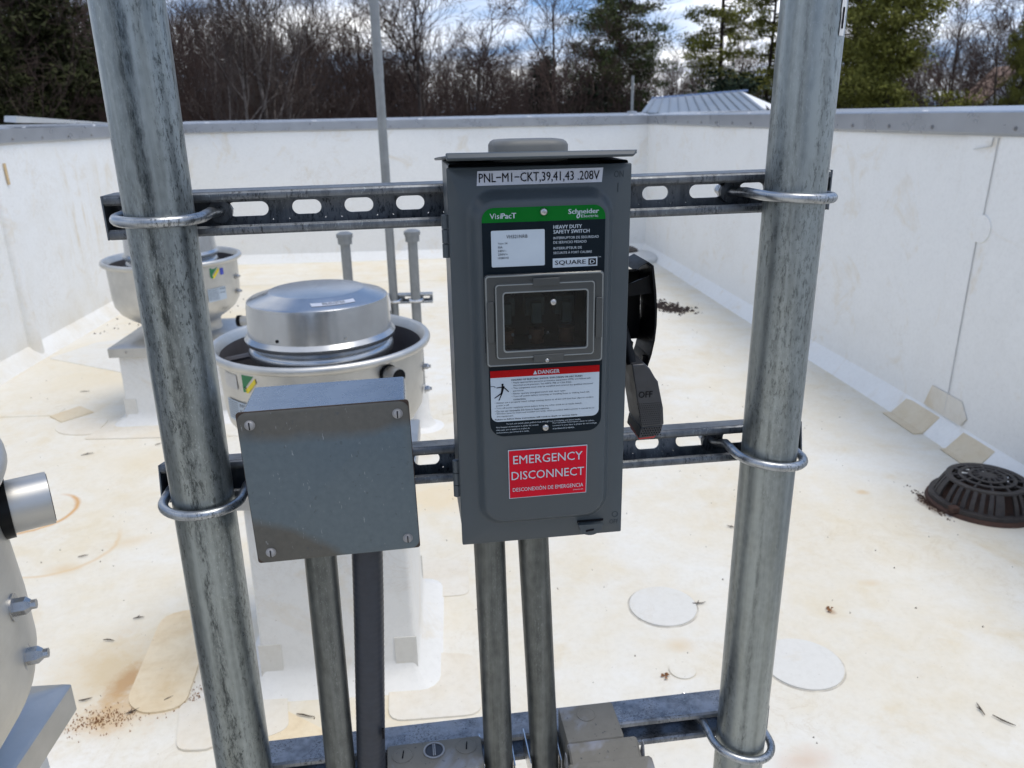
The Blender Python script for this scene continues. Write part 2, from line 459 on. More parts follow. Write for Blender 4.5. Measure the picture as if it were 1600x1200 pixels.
# single-ply roof membrane: off-white with dirt and tannin stains
def membrane(name, base, dirty, amount=(.45, .72), sc=1.3, blobs=(), rings=(), bumpd=.002, seedloc=(0, 0, 0), white=None, blobs2=None, circles=()):
    a = Mat(name, base, .58, 0, .35)
    P = a.coord(loc=seedloc)
    big = a.noise(P, sc, 6, .62, .5)
    mid = a.noise(P, sc * 5, 5, .62, .3)
    fine = a.noise(P, 55, 5, .7)
    speck = a.noise(P, 130, 3, .6)
    f = a.math('ADD', a.math('MULTIPLY', big, .62), a.math('MULTIPLY', mid, .38))
    col = a.mix(a.ramp(f, [(amount[0], 0.0), (amount[1], 1.0)]), base, dirty)
    col = a.mix(a.math('MULTIPLY', a.ramp(a.noise(P, 3.3, 6, .7, 1.0), [(.56, 0.0), (.72, 1.0)]), .40), col, (.60, .47, .26))
    col = a.mix(a.math('MULTIPLY', a.ramp(fine, [(.45, 0.0), (.75, 1.0)]), .22), col, tuple(x * .72 for x in dirty))
    vein = a.math('ABSOLUTE', a.math('SUBTRACT', a.noise(P, 6.5, 7, .72, 1.8), .5))
    vm = a.math('MULTIPLY', a.ramp(vein, [(.0, 1.0), (.022, 0.0)]), a.ramp(a.noise(P, 2.1, 4, .6), [(.50, 0.0), (.64, 1.0)]))
    col = a.mix(a.math('MULTIPLY', vm, .30), col, (.45, .34, .20))
    wash = a.ramp(a.noise(P, 11, 6, .72, .8), [(.46, 0.0), (.62, 1.0)])
    col = a.mix(a.math('MULTIPLY', wash, .16), col, tuple(min(1, x * 1.10) for x in base))
    col = a.mix(a.math('MULTIPLY', a.ramp(speck, [(.70, 0.0), (.74, 1.0)]), .5), col, (.20, .16, .11))
    if blobs or rings:
        sp = a.n('ShaderNodeSeparateXYZ'); a.link(a._c.outputs['Object'], sp.inputs[0])
        wob = a.math('SUBTRACT', mid, .5); wob2 = a.math('SUBTRACT', fine, .5)
        for (x, y, rx, ry, rot, c, st, soft) in blobs:
            dx = a.math('SUBTRACT', sp.outputs[0], x); dy = a.math('SUBTRACT', sp.outputs[1], y)
            c_, s_ = cos(rot), sin(rot)
            ex = a.math('DIVIDE', a.math('ADD', a.math('MULTIPLY', dx, c_), a.math('MULTIPLY', dy, s_)), rx)
            ey = a.math('DIVIDE', a.math('SUBTRACT', a.math('MULTIPLY', dy, c_), a.math('MULTIPLY', dx, s_)), ry)
            dd = a.math('SQRT', a.math('ADD', a.math('MULTIPLY', ex, ex), a.math('MULTIPLY', ey, ey)))
            dd = a.math('ADD', dd, a.math('ADD', a.math('MULTIPLY', wob, 1.6), a.math('MULTIPLY', wob2, .9)))
            k = a.ramp(dd, [(max(0, .95 - soft), st), (1.0, 0.0)])
            col = a.mix(k, col, c)
        for (x, y, r, wd, c, st) in circles:
            dx = a.math('SUBTRACT', sp.outputs[0], x); dy = a.math('SUBTRACT', sp.outputs[1], y)
            dd = a.math('SQRT', a.math('ADD', a.math('MULTIPLY', dx, dx), a.math('MULTIPLY', dy, dy)))
            dd = a.math('ABSOLUTE', a.math('SUBTRACT', dd, r))
            k = a.math('MULTIPLY', a.ramp(a.math('DIVIDE', dd, wd), [(0.0, st), (1.0, 0.0)]), a.ramp(a.noise(P, 22, 3, .6), [(.35, .25), (.6, 1.0)]))
            col = a.mix(k, col, c)
        for (x, y, r, wd, a0, c, st) in rings:
            dx = a.math('SUBTRACT', sp.outputs[0], x); dy = a.math('SUBTRACT', sp.outputs[1], y)
            dd = a.math('SQRT', a.math('ADD', a.math('MULTIPLY', dx, dx), a.math('MULTIPLY', dy, dy)))
            dd = a.math('ABSOLUTE', a.math('SUBTRACT', a.math('ADD', dd, a.math('MULTIPLY', wob, r * .25)), r))
            side = a.math('ADD', a.math('MULTIPLY', dx, cos(a0)), a.math('MULTIPLY', dy, sin(a0)))
            k = a.math('MULTIPLY', a.ramp(a.math('DIVIDE', dd, wd), [(0.0, st), (1.0, 0.0)]), a.ramp(a.math('DIVIDE', side, r), [(.0, 0.0), (.5, 1.0)]))
            col = a.mix(k, col, c)
    a.set('Base Color', col)
    a.set('Roughness', a.ramp(mid, [(.3, .48), (.7, .68)]))
    wr = a.noise(P, 7, 3, .5, 1.2)
    a.bump(a.math('ADD', a.math('MULTIPLY', wr, 1.0), a.math('MULTIPLY', fine, .18)), .35, bumpd)
    M[name] = a.m
    return a
TAN = (.60, .42, .20); ORG = (.50, .25, .09); OCH = (.66, .54, .33); PALE = (.80, .80, .80)
membrane('roof_membrane', (.715, .700, .650), (.665, .590, .445), (.36, .64), 1.3,
    blobs=[(-.93, 1.78, .19, .22, .4, (.56, .42, .22), .7, .8), (-.885, 1.72, .05, .14, -.2, (.42, .22, .07), .7, .8), (-.86, 1.62, .12, .10, 0, (.55, .36, .16), .6, .6),
           (-1.30, 2.31, .07, .05, 0, TAN, .5, .8), (-1.15, 2.47, .09, .05, .3, TAN, .35, .8),
           (-1.9, 4.35, .5, .35, 0, OCH, .45, .8), (-1.85, 5.6, .6, .5, 0, OCH, .6, .7), (-1.1, 6.6, .9, .5, 0, OCH, .55, .8),
           (-2.25, 4.9, .25, .5, .2, OCH, .4, .8), (-.1, 2.7, .25, .16, 0, (.70, .56, .34), .65, .6), (0.2, 6.9, .8, .35, 0, OCH, .4, .8),
           (.55, 1.74, .05, .04, 0, TAN, .4, .8), (.60, 1.95, .10, .06, 0, OCH, .45, .8),
           (.33, 2.6, .16, .10, 0, TAN, .22, .8), (.75, 3.25, .10, .05, 0, TAN, .30, .8), (1.47, 2.56, .035, .03, 0, TAN, .6, .6),
           (1.02, 1.85, .02, .016, 0, (.3, .15, .05), .5, .5), (1.20, 1.98, .05, .025, 0, TAN, .35, .7),
           (.72, 1.33, .08, .05, .2, ORG, .35, .8), (1.665, 2.44, .045, .10, 0, (.13, .075, .045), .85, .5), (1.85, 2.43, .245, .235, 0, (.52, .44, .34), .35, .35), (1.33, 1.35, .14, .07, .2, PALE, .5, .8), (-1.3, 3.15, .3, .2, 0, OCH, .3, .8),
           (-.95, 1.45, .2, .1, 0, (.80, .80, .79), .6, .7)],
    blobs2=None, circles=[(.552, 1.922, .0990, .0034, (.22, .20, .18), .9), (.845, 1.640, .1030, .0034, (.22, .20, .18), .9), (.532, 1.645, .035, .002, (.5, .45, .35), .5), (-.803, 1.716, .053, .003, (.55, .36, .16), .6)],
    rings=[(-1.60, 2.72, .155, .012, -.2, (.55, .27, .06), .9), (-1.38, 2.46, .19, .012, -.9, (.62, .42, .20), .55),
           (-.47, 1.45, .10, .01, 2.0, (.6, .45, .25), .4)])
membrane('patch_membrane', (.70, .665, .59), (.64, .56, .43), (.42, .78), 3.0, seedloc=(4, 2, 1))
membrane('patch_stained', (.72, .62, .45), (.58, .42, .22), (.40, .72), 3.2, seedloc=(7, 1, 1))
membrane('patch_tan', (.66, .585, .45), (.58, .46, .29), (.3, .8), 3.0, seedloc=(1, 6, 1))
membrane('patch_white', (.655, .640, .595), (.61, .575, .49), (.5, .9), 2.0, seedloc=(2, 2, 5))
membrane('wall_membrane', (.80, .80, .78), (.735, .725, .69), (.50, .85), .8, bumpd=.003, seedloc=(5, 5, 5),
    )
def wall_left_mat():
    WM = membrane('wall_membrane_left', (.80, .80, .78), (.70, .67, .60), (.45, .8), .8, bumpd=.003, seedloc=(2, 8, 5))
    a = WM
    sp = a.n('ShaderNodeSeparateXYZ'); a.link(a._c.outputs['Object'], sp.inputs[0])
    y_, z_ = sp.outputs[1], sp.outputs[2]
    dy = a.math('DIVIDE', a.math('SUBTRACT', y_, 5.2 + 5.95), .75); dz = a.math('DIVIDE', a.math('SUBTRACT', z_, .75), .42)
    dd = a.math('SQRT', a.math('ADD', a.math('MULTIPLY', dy, dy), a.math('MULTIPLY', dz, dz)))
    env = a.ramp(dd, [(.25, 1.0), (1.0, 0.0)])
    stk = a.ramp(a.noise(a.coord((1, 1, .10)), 13, 6, .65), [(.50, 0.0), (.66, 1.0)])
    blot = a.ramp(a.noise(a.coord(), 6, 6, .7), [(.40, 0.1), (.62, 1.0)])
    base = a.p.inputs['Base Color'].links[0].from_socket
    col = a.mix(a.math('MULTIPLY', a.math('MULTIPLY', env, stk), a.math('MULTIPLY', blot, .85)), base, (.60, .48, .28))
    low = a.math('MULTIPLY', a.ramp(z_, [(.02, .55), (.30, 0.0)]), a.ramp(a.noise(a.coord(), 3, 5, .6), [(.4, .2), (.7, 1.0)]))
    a.set('Base Color', a.mix(low, col, (.64, .54, .36)))
wall_left_mat()
membrane('curb_membrane', (.72, .715, .69), (.68, .665, .62), (.5, .9), 1.6, bumpd=.0012, seedloc=(9, 2, 5))

def grass_ground(name, c1, c2, sc=.4):
    a = Mat(name, c1, .95, 0, .1)
    v = a.noise(a.coord(), sc, 8, .7); v2 = a.noise(a.coord(), sc * 12, 5, .7)
    a.set('Base Color', a.mix(v2, a.mix(v, c1, c2), tuple(x * .5 for x in c1)))
    a.bump(v2, .5, .3)
    M[name] = a.m
grass_ground('leaf_litter', (.060, .042, .030), (.035, .030, .020))
for nm, c in (('bark_brown', (.076, .053, .043)), ('bark_grey', (.105, .086, .075)), ('bark_pale', (.26, .225, .20)), ('bark_pine', (.055, .040, .032)), ('twig_mauve', (.085, .058, .049))):
    simple(nm, c, .9, 0, .3, 6, .2)
for nm, c in (('needle_olive', (.150, .150, .030)), ('needle_green', (.080, .098, .034)), ('needle_dark', (.018, .030, .016)), ('needle_spruce', (.042, .046, .016))):
    a = simple(nm, c, .75, 0, .45, 1.6, .2)
simple('white_siding', (.75, .75, .74), .6, 0, .05, 2)
simple('shed_roof', (.27, .30, .33), .40, .4, .05, 2)
simple('shed_trim', (.10, .16, .30), .4, .3, .05, 2)
simple('dark_opening', (.03, .03, .03), .8, 0, .1, 5)
simple('brick_far', (.30, .20, .15), .8, 0, .2, 4)
simple('window_far', (.05, .06, .07), .1, 0, .1, 4)

# ================================================================== THE SETTING
g = MB().box((-400, -300, -5.4), (400, 500, -5.0)).build('ground', M['leaf_litter'], smooth=0); tag(g, kind='structure')
# hillside rising behind the wood
hb = MB(); nx, ny = 60, 14
rng = random.Random(4)
for j in range(ny + 1):
    for i in range(nx + 1):
        x = -160 + 320 * i / nx; y = 62 + 120 * j / ny
        h = -4.9 + 7.2 * (1 - math.exp(-j / 4.5)) + (rng.random() - .5) * .8 * (j > 0) + 1.0 * sin(x * .05)* (j > 0)
        hb.v.append((x, y, h if j else -5.2))
for j in range(ny):
    for i in range(nx):
        a0 = j * (nx + 1) + i
        hb.f.append((a0, a0 + 1, a0 + nx + 2, a0 + nx + 1)); hb.mi.append(0)
tag(hb.build('hillside', M['leaf_litter']), kind='structure')

# roof deck: inner face of the parapets
XL, YF = -2.60, 8.05
def xr(y): return 2.075 - .0296 * (y - 3.2) if y > 3.2 else 2.075
deck = MB()
nx, ny = 46, 110
for j in range(ny + 1):
    for i in range(nx + 1):
        x = XL - .1 + (2.3 - XL) * i / nx; y = -5.2 + 13.5 * j / ny
        deck.v.append((x, y, -.0012 + .0010 * sin(x * 2.3 + y) * cos(y * 3.1)))
for j in range(ny):
    for i in range(nx):
        a0 = j * (nx + 1) + i
        deck.f.append((a0, a0 + 1, a0 + nx + 2, a0 + nx + 1)); deck.mi.append(0)
roof = deck.build('roof_deck', M['roof_membrane']); tag(roof, kind='structure')
bld = MB().box((-3.0, -5.3, -5.0), (2.5, 8.5, -.05)).build('building_block', M['brick_far'], smooth=0); tag(bld, kind='structure')

def outline_sheet(pts, z0, th, rad=.012, n=4):
    """polygon with rounded corners, a thin slab lying on the roof"""
    out = []
    N = len(pts)
    for i in range(N):
        p = Vector(pts[i]); a = Vector(pts[i-1]) - p; b = Vector(pts[(i+1) % N]) - p
        la, lb = a.length, b.length
        r = min(rad, la * .45, lb * .45); a.normalize(); b.normalize()
        for k in range(n + 1):
            t = k / n
            q = p + a * r * (1 - t) ** 2 + b * r * t ** 2
            out.append((q.x, q.y))
    mb = MB()
    cxx = sum(p[0] for p in out) / len(out); cyy = sum(p[1] for p in out) / len(out)
    l0 = [(x + (x-cxx)*.012, y + (y-cyy)*.012, z0) for x, y in out]
    l1 = [(x, y, z0 + th) for x, y in out]
    area = sum(out[i][0]*out[(i+1)%len(out)][1]-out[(i+1)%len(out)][0]*out[i][1] for i in range(len(out)))
    if area < 0: l0 = l0[::-1]; l1 = l1[::-1]
    return mb.loft([l0, l1], cap1=True)
def circ_pts(x, y, r, n=36, ex=1.0):
    return [(x + r * cos(2*pi*k/n), y + ex * r * sin(2*pi*k/n)) for k in range(n)]
PZ = -.010
def patch(pts, mat, z=PZ, th=.016, rad=.04, name='membrane_patch'):
    if z == PZ: th = .0115 + (th - .0135) * .45
    else: z = .0022; th = .0022
    return outline_sheet(pts, z, th, rad).build(name, M[mat], roof, smooth=30)
patch([(-2.013, 3.757), (-1.927, 3.891), (-1.819, 3.795), (-1.918, 3.669)], 'patch_tan', rad=.005, th=.017)
patch([(-1.93, 3.60), (-1.84, 3.50), (-1.69, 3.48), (-1.70, 3.70), (-1.86, 3.72)], 'patch_membrane', rad=.06)
patch([(-1.715, 3.431), (-1.66, 3.72), (-1.20, 3.72), (-1.16, 3.40)], 'patch_membrane', rad=.02, th=.018)
patch([(-2.50, 4.80), (-1.90, 4.43), (-1.30, 4.30), (-1.30, 5.3), (-1.9, 5.35), (-2.36, 5.14)], 'patch_white', rad=.02, th=.015)
patch([(-.888, 2.018), (-.855, 1.655), (-.80, 1.607), (-.705, 1.622), (-.720, 1.80), (-.747, 2.05)], 'patch_stained', rad=.05, th=.020)
patch(circ_pts(-.803, 1.716, .050), 'patch_membrane', z=.008, th=.0045, rad=.001, name='fastener_patch')
patch([(-.720, 1.640), (-.680, 1.480), (-.595, 1.476), (-.560, 1.64)], 'patch_membrane', rad=.03, th=.022)
patch([(-.56, 1.72), (-.475, 1.70), (-.437, 1.53), (-.475, 1.505), (-.56, 1.50)], 'patch_membrane', rad=.035, th=.019)
patch([(-.470, 1.60), (-.33, 1.50), (-.52, 1.40)], 'patch_stained', rad=.01, th=.0165)
patch([(-.215, 1.70), (-.206, 1.530), (.016, 1.533), (.009, 1.755), (-.117, 1.775)], 'patch_membrane', rad=.04, th=.018)
patch([(-.17, 2.245), (-.004, 2.228), (-.004, 2.034), (-.158, 2.029)], 'patch_membrane', rad=.03, th=.017)
def bent_patch(y0, y1, xi, mat, name='membrane_patch'):
    prof = [(xi, .0035), (1.999, .0045), (2.066, .0725), (2.062, .0770)][:3]
    mb = MB()
    mb.loft([[(x, y, z) for x, z in prof] + [(x + .004, y, z - .006) for x, z in prof[::-1]] for y in (y0, y0 + .05, (y0 + y1) / 2, y1 - .05, y1)], cap0=True, cap1=True)
    return mb.build(name, M[mat], roof, smooth=0)
bent_patch(3.07, 3.33, 1.955, 'patch_tan')
bent_patch(2.70, 2.90, 1.975, 'patch_tan')
patch(circ_pts(.552, 1.922, .096), 'patch_white', th=.017, rad=.001, name='fastener_patch')
patch(circ_pts(.845, 1.640, .100), 'patch_white', th=.017, rad=.001, name='fastener_patch')
patch(circ_pts(.532, 1.645, .034), 'roof_membrane', th=.0155, rad=.001, name='fastener_patch')
patch(circ_pts(.06, 2.55, .06), 'patch_white', th=.016, rad=.001, name='fastener_patch')
# membrane lap seams, thin overlapping edges running across the roof
def seam(x0, y0, x1, y1, w=.10):
    patch([(x0, y0), (x1, y1), (x1 + .0, y1 + w), (x0, y0 + w)], 'roof_membrane', th=.0125, rad=.004, name='lap_seam')
seam(-2.52, 3.79, -1.99, 3.77)
seam(-1.16, 3.40, -.62, 3.38)
seam(-2.52, 6.9, 1.9, 6.8)
seam(-.10, 3.55, .9, 4.05)

# debris ------------------------------------------------------------
tw = [(-.954, 2.009, .030, .2), (-.998, 1.911, .032, -.05), (-.753, 1.660, .030, .9), (-.827, 1.622, .032, .6), (-.960, 1.675, .030, .1), (-1.267, 2.38, .028, .15),
      (-.856, 2.315, .024, .3), (-.949, 2.44, .026, -.6), (-.405, 1.567, .045, -.1), (.659, 1.925, .040, .15), (.20, 2.25, .05, .7), (1.06, 2.9, .03, .4),
      (-1.62, 3.25, .05, .3), (-1.35, 3.33, .03, .8), (-2.0, 4.12, .05, .3), (.90, 2.35, .03, -.4), (1.22, 1.40, .05, -.9), (.43, 2.62, .04, 2.6), (1.19, 1.44, .035, 1.4)]
for i, (x, y, l, an) in enumerate(tw):
    r = random.Random(i)
    mb = MB(); pts = [(x + cos(an) * l * (t - .5) , y + sin(an) * l * (t - .5) + .1 * l * sin(3 * t + i), .0035 + .001 * r.random()) for t in (0, .35, .7, 1)]
    mb.tube(pts, [.0010, .0019, .0015, .0007], 6)
    if i % 3 == 0: mb.tube([pts[1], (pts[1][0] + .3*l*cos(an+.8), pts[1][1] + .3*l*sin(an+.8), .006)], [.0018, .0008], 5)
    o = mb.build('twig', M['twig_brown'])
    tag(o, 'small dark broken twig lying on the stained white roof membrane', 'twig', 'broken twigs scattered on the roof')
for i, (x, y) in enumerate(((1.018, 1.857), (.482, 1.623))):
    r = random.Random(i + 30); mb = MB()
    for k in range(5):
        a0 = r.random() * 6.3; l = .012
        mb.add([(x, y, .002), (x + l*cos(a0), y + l*sin(a0), .006), (x + l*cos(a0+.7), y + l*sin(a0+.7), .002), (x + .5*l*cos(a0+.3), y + .5*l*sin(a0+.3), .010)], [(0, 1, 3), (0, 3, 2), (1, 2, 3), (0, 2, 1)])
    tag(mb.build('dried_leaf', M['leaf_brown']), ['crumpled brown leaf scrap on the roof right of the right post', 'crumpled brown leaf scrap on the roof just above the bottom strut'][i], 'leaf')
def crumbs(name, cx_, cy_, sx, sy, n, mat, s0, label, rot=0, lift=.003):
    r = random.Random(name + str(cx_)); mb = MB()
    for k in range(n):
        x = r.gauss(0, sx); y = r.gauss(0, sy); x, y = cx_ + x*cos(rot) - y*sin(rot), cy_ + x*sin(rot) + y*cos(rot)
        s = s0 * (.3 + r.random()); a0 = r.random() * 6.3
        mb.add([(x, y, lift + s*.8), (x + s*cos(a0), y + s*sin(a0), lift - .004), (x + s*cos(a0+2.1), y + s*sin(a0+2.1), lift - .004), (x + 2.2*s*cos(a0+4.2), y + 2.2*s*sin(a0+4.2), lift - .004)], [(0,1,2),(0,2,3),(0,3,1)])
    tag(mb.build(name, M[mat], smooth=0), label, 'debris', kind='stuff')
crumbs('rust_crumbs', -.89, 1.60, .045, .022, 300, 'leaf_brown', .0012, 'loose rust-brown crumbs scattered beside the stained walkway patch', .2)
crumbs('rust_crumbs', -.72, 1.66, .035, .02, 150, 'leaf_brown', .0014, 'loose rust-brown crumbs at the end of the stained membrane strip', .2)
crumbs('moss_clump', 1.52, 5.58, .055, .11, 300, 'moss_dark', .013, 'dark clump of dead moss lying on the roof near the right parapet', .5, .002)
crumbs('moss_clump', -2.05, 5.75, .30, .25, 110, 'moss_dark', .006, 'scattered dark leaf crumbs in the corner below the left parapet', .5, .002)
crumbs('roof_grit', 0, 3.4, 1.6, 2.0, 900, 'twig_brown', .0022, 'fine dark grit sprinkled over the white roof', 0, .001)

# ------------------------------------------------------------------ parapet walls
ZF0, ZF1, ZC = 1.243, 1.322, 1.352
def wall_thing(name, label, p0, p1, inward, mat, outer=.32):
    """parapet from p0 to p1 (inner face), inward = unit vector towards the roof"""
    t = Thing(name, label, 'parapet wall', (p0[0], p0[1], 0), rack=False)
    P0, P1, N = Vector((*p0, 0)), Vector((*p1, 0)), Vector((*inward, 0))
    L = (P1 - P0).length; D = (P1 - P0).normalized()
    def pt(s, off, z): return P0 + D * s + N * off + Vector((0, 0, z))
    n = 60
    prof = [(.078, -.012), (.070, .0015), (.012, .066), (.0, .082), (.0, .6), (.0, ZF0 + .03)]
    mb = MB(); r = random.Random(name)
    ph = [r.random() * 6 for _ in range(4)]
    for j, (off, z) in enumerate(prof):
        for i in range(n + 1):
            s = L * i / n
            wv = .004 * sin(s * 2.1 + ph[0]) + .003 * sin(s * 5.3 + ph[1] + z)
            mb.v.append(pt(s, off + wv * (0.4 if j < 4 else 1), z))
    for j in range(len(prof) - 1):
        for i in range(n):
            a0 = j * (n + 1) + i
            mb.f.append((a0, a0 + 1, a0 + n + 2, a0 + n + 1)); mb.mi.append(0)
    t.part('membrane_face', mb, M[mat])
    core = MB(); q = [pt(0, -.012, -.05), pt(L, -.012, -.05), pt(L, -outer, -.05), pt(0, -outer, -.05), pt(0, -.012, ZF1 - .01), pt(L, -.012, ZF1 - .01), pt(L, -outer, ZF1), pt(0, -outer, ZF1)]
    core.hexa(q); t.part('wall_core', core, M['brick_far'], smooth=0)
    # coping: separate lengths with a face, a top that rises outward and lapped joints
    s = 0; k = 0
    while s < L - .01:
        e = min(L, s + 3.05); lift = (.000, .003, .0015)[k % 3]
        c = MB(); th = .0015
        cs = [(.012, ZF0 + lift), (.018, ZF0 + .010), (.018 + lift, ZF1 + .006), (.010, ZF1 + .012), (-outer * .5, ZC - .008 + lift), (-outer - .01, ZC + lift), (-outer - .01, ZC - .07)]
        for a_, b_ in zip(cs[:-1], cs[1:]):
            c.hexa([pt(s - .006*(k>0), a_[0], a_[1]), pt(e, a_[0], a_[1]), pt(e, b_[0], b_[1]), pt(s - .006*(k>0), b_[0], b_[1]),
                    pt(s - .006*(k>0), a_[0] - th, a_[1] - th), pt(e, a_[0] - th, a_[1] - th), pt(e, b_[0] - th, b_[1] - th), pt(s - .006*(k>0), b_[0] - th, b_[1] - th)])
        cp = t.part('coping_length', c, M['coping_metal'], smooth=25)
        # sealant dabs on the joint line
        for q_ in range(3):
            ss = s + .3 + q_ * 1.0
            if ss < e - .1:
                dab = MB().tube([pt(ss - .02, .006, ZF1 + .012), pt(ss + .02, .006, ZF1 + .013)], .005, 8)
                t.part('sealant_dab', dab, M['sealant'], parent=cp)
        s = e; k += 1
    return t, pt, L
wall_r, ptr, Lr = wall_thing('parapet_wall', 'white membrane parapet wall along the right side with a black seam line', (2.075, 3.2), (1.93, YF), (-1, 0), 'wall_membrane')
wall_r2, ptr2, Lr2 = wall_thing('parapet_wall', 'near stretch of the right white parapet wall beside the round drain', (2.075, -5.2), (2.075, 3.2), (-1, 0), 'wall_membrane')
wall_f, ptf, Lf = wall_thing('parapet_wall', 'far white parapet wall crossing behind the fans below the trees', (XL, YF), (1.93, YF), (0, -1), 'wall_membrane')
wall_l, ptl, Ll = wall_thing('parapet_wall', 'left white parapet wall with brown drip stains and a loose coping', (XL, -5.2), (XL, YF), (1, 0), 'wall_membrane_left')
def wall_screws(t, pt, ss):
    for s in ss:
        p = pt(s, .018, ZF0 + .028); n = (pt(s, 1, 0) - pt(s, 0, 0)).normalized()
        mb = MB().tube([p, p + n * .004], .009, 8).tube([p + n * .004, p + n * .009], .0055, 6)
        t.part('coping_screw', mb, M['plug_gray'])
wall_screws(wall_f, ptf, [.10 + .319 * k for k in range(14)])
wall_screws(wall_r, ptr, [.22 + .335 * k for k in range(14)])
wall_screws(wall_l, ptl, [9.55 + .36 * k for k in range(9)])
wall_screws(wall_r2, ptr2, [6.9 + .30 * k for k in range(5)])
# right wall details: seam line, round patch, corner flap
def wline(t, pt, a, b, w, mat, off=.0035, name='seam_line'):
    (s0, z0), (s1, z1) = a, b
    dx = s1 - s0; dz = z1 - z0; l = sqrt(dx*dx + dz*dz); nx_, nz_ = -dz / l * w, dx / l * w
    P = [(s0 - nx_, z0 - nz_), (s1 - nx_, z1 - nz_), (s1 + nx_, z1 + nz_), (s0 + nx_, z0 + nz_)]
    mb = MB().hexa([pt(s, off - .003, z) for s, z in P] + [pt(s, off + .0015, z) for s, z in P])
    return t.part(name, mb, M[mat], smooth=0)
simple('seam_grey', (.54, .54, .53), .7, 0, .1, 30)
simple('stain_brown', (.55, .40, .22), .7, 0, .15, 12)
OFFR = .0085
s_ = 8.4 - 2.0 - .19
YR = lambda y: y + 5.2
wline(wall_r2, ptr2, (YR(3.045), .115), (YR(3.030), .84), .0012, 'seam_grey', OFFR)
wline(wall_r2, ptr2, (YR(3.012), .945), (YR(3.000), 1.237), .0012, 'seam_grey', OFFR)
wline(wall_r2, ptr2, (YR(3.030), 1.237), (YR(3.036), 1.205), .0014, 'seam_grey', OFFR)
wline(wall_r2, ptr2, (YR(3.036), 1.205), (YR(3.14), 1.19), .0014, 'seam_grey', OFFR)
mb = MB(); loop = [(YR(3.015) + .060 * cos(a), .893 + .055 * sin(a)) for a in np.linspace(0, 2*pi, 33)[:-1]]
mb.loft([[ptr2(s, .004, z) for s, z in loop], [ptr2(s, .0095, z) for s, z in loop]], cap1=True)
wall_r2.part('round_patch', mb, M['wall_membrane'])
mb = MB(); loop = [(YR(s), z) for s, z in ((3.20, .09), (2.93, .09), (2.90, .13), (2.95, .19), (3.16, .19))]
mb.loft([[ptr2(s, .004, z) for s, z in loop], [ptr2(s, .0095, z) for s, z in loop]], cap1=True)
wall_r2.part('corner_flap', mb, M['patch_membrane'], smooth=20)
# left wall: brown drips, tape scrap, folds and the loose strip of coping
wl = Mat('drip_stain', (.66, .55, .38), .7)
for i, (y, z, h, wd) in enumerate(((4.95, 1.02, .12, .012),)):
    wline(wall_l, ptl, (y + 5.2, z), (y + 5.2 - .005, z + h), wd, 'stain_brown', .0085, 'tape_scrap')
fold = MB()
for j in range(14):
    z = .02 + j / 13 * 1.2
    for k in range(9):
        a0 = pi * k / 8; rr = .045 - .025 * j / 13
        fold.v.append(ptl(10.05 + .25 * (1 - j / 13) ** 2 * 0 + rr * 1.2 * cos(a0) - .03 * j / 13, rr * 1.2 * sin(a0) - .003, z))
for j in range(13):
    for k in range(8):
        fold.f.append((j*9+k, j*9+k+1, (j+1)*9+k+1, (j+1)*9+k)); fold.mi.append(0)
wall_l.part('membrane_fold', fold, M['wall_membrane_left'], smooth=80)
ls = MB()
ls.hexa([ptl(10.35, .02, 1.362), ptl(11.75, .00, 1.345), ptl(11.75, -.05, 1.345), ptl(10.35, -.05, 1.368), ptl(10.35, .03, 1.400), ptl(11.75, .005, 1.352), ptl(11.75, -.05, 1.355), ptl(10.35, -.04, 1.402)])
tag(ls.build('coping_strip', M['coping_top'], smooth=0, bevel=.001), 'loose bent strip of grey flashing lying on the left parapet', 'metal strip')
rd = MB().tube([ptf(4.40, -.20, 1.34), ptf(4.40, -.20, 1.70)], .014, 10)
t = Thing('vent_rod', 'thin grey upright rod rising from the far right parapet corner', 'rod', (1.80, YF + .25, 1.3), rack=False)
t.part('rod', rd, M['pipe_grey'])
t.part('base', MB().lathe([(.0, 1.372), (.05, 1.368), (.055, 1.33)], (ptf(4.40, -.2, 0).x, ptf(4.40, -.2, 0).y), 16), M['coping_metal'])

# ------------------------------------------------------------------ roof drains
def ring_tris(mb, cx_, cy_, r0, r1, z, th, n=48, a0=0, a1=2*pi):
    closed = abs(a1 - a0 - 2*pi) < 1e-4
    L = [[], [], [], []]
    for k in range(n + (0 if closed else 1)):
        a = a0 + (a1 - a0) * k / n
        for q, (r, zz_) in enumerate(((r0, z), (r1, z), (r1, z + th), (r0, z + th))):
            L[q].append((cx_ + r * cos(a), cy_ + r * sin(a), zz_))
    m_ = len(L[0]); vs = [p for l in L for p in l]; fs = []
    for q in range(4):
        q2 = (q + 1) % 4
        for k in range(m_ if closed else m_ - 1):
            k2 = (k + 1) % m_
            fs.append((q*m_+k, q*m_+k2, q2*m_+k2, q2*m_+k))
    if not closed:
        fs += [(0, m_, 2*m_, 3*m_), (m_-1, 4*m_-1, 3*m_-1, 2*m_-1)]
    mb.add(vs, fs)
DX, DY = 1.850, 2.432
dr = Thing('roof_drain', 'rusty black cast-iron dome strainer of the roof drain at the right', 'roof drain', (DX, DY, 0), rack=False)
fl = MB().lathe([(.188, -.004), (.185, .006), (.178, .012), (.165, .014), (.160, .007), (.13, .004), (.0, .003)], (DX, DY), 48)
dr.part('flange', fl, M['rusty_iron'])
dome = MB()
ring_tris(dome, DX, DY, .152, .176, .012, .016)
def dome_r(z): return .163 - .034 * (z / .095) ** 2
nb = 34
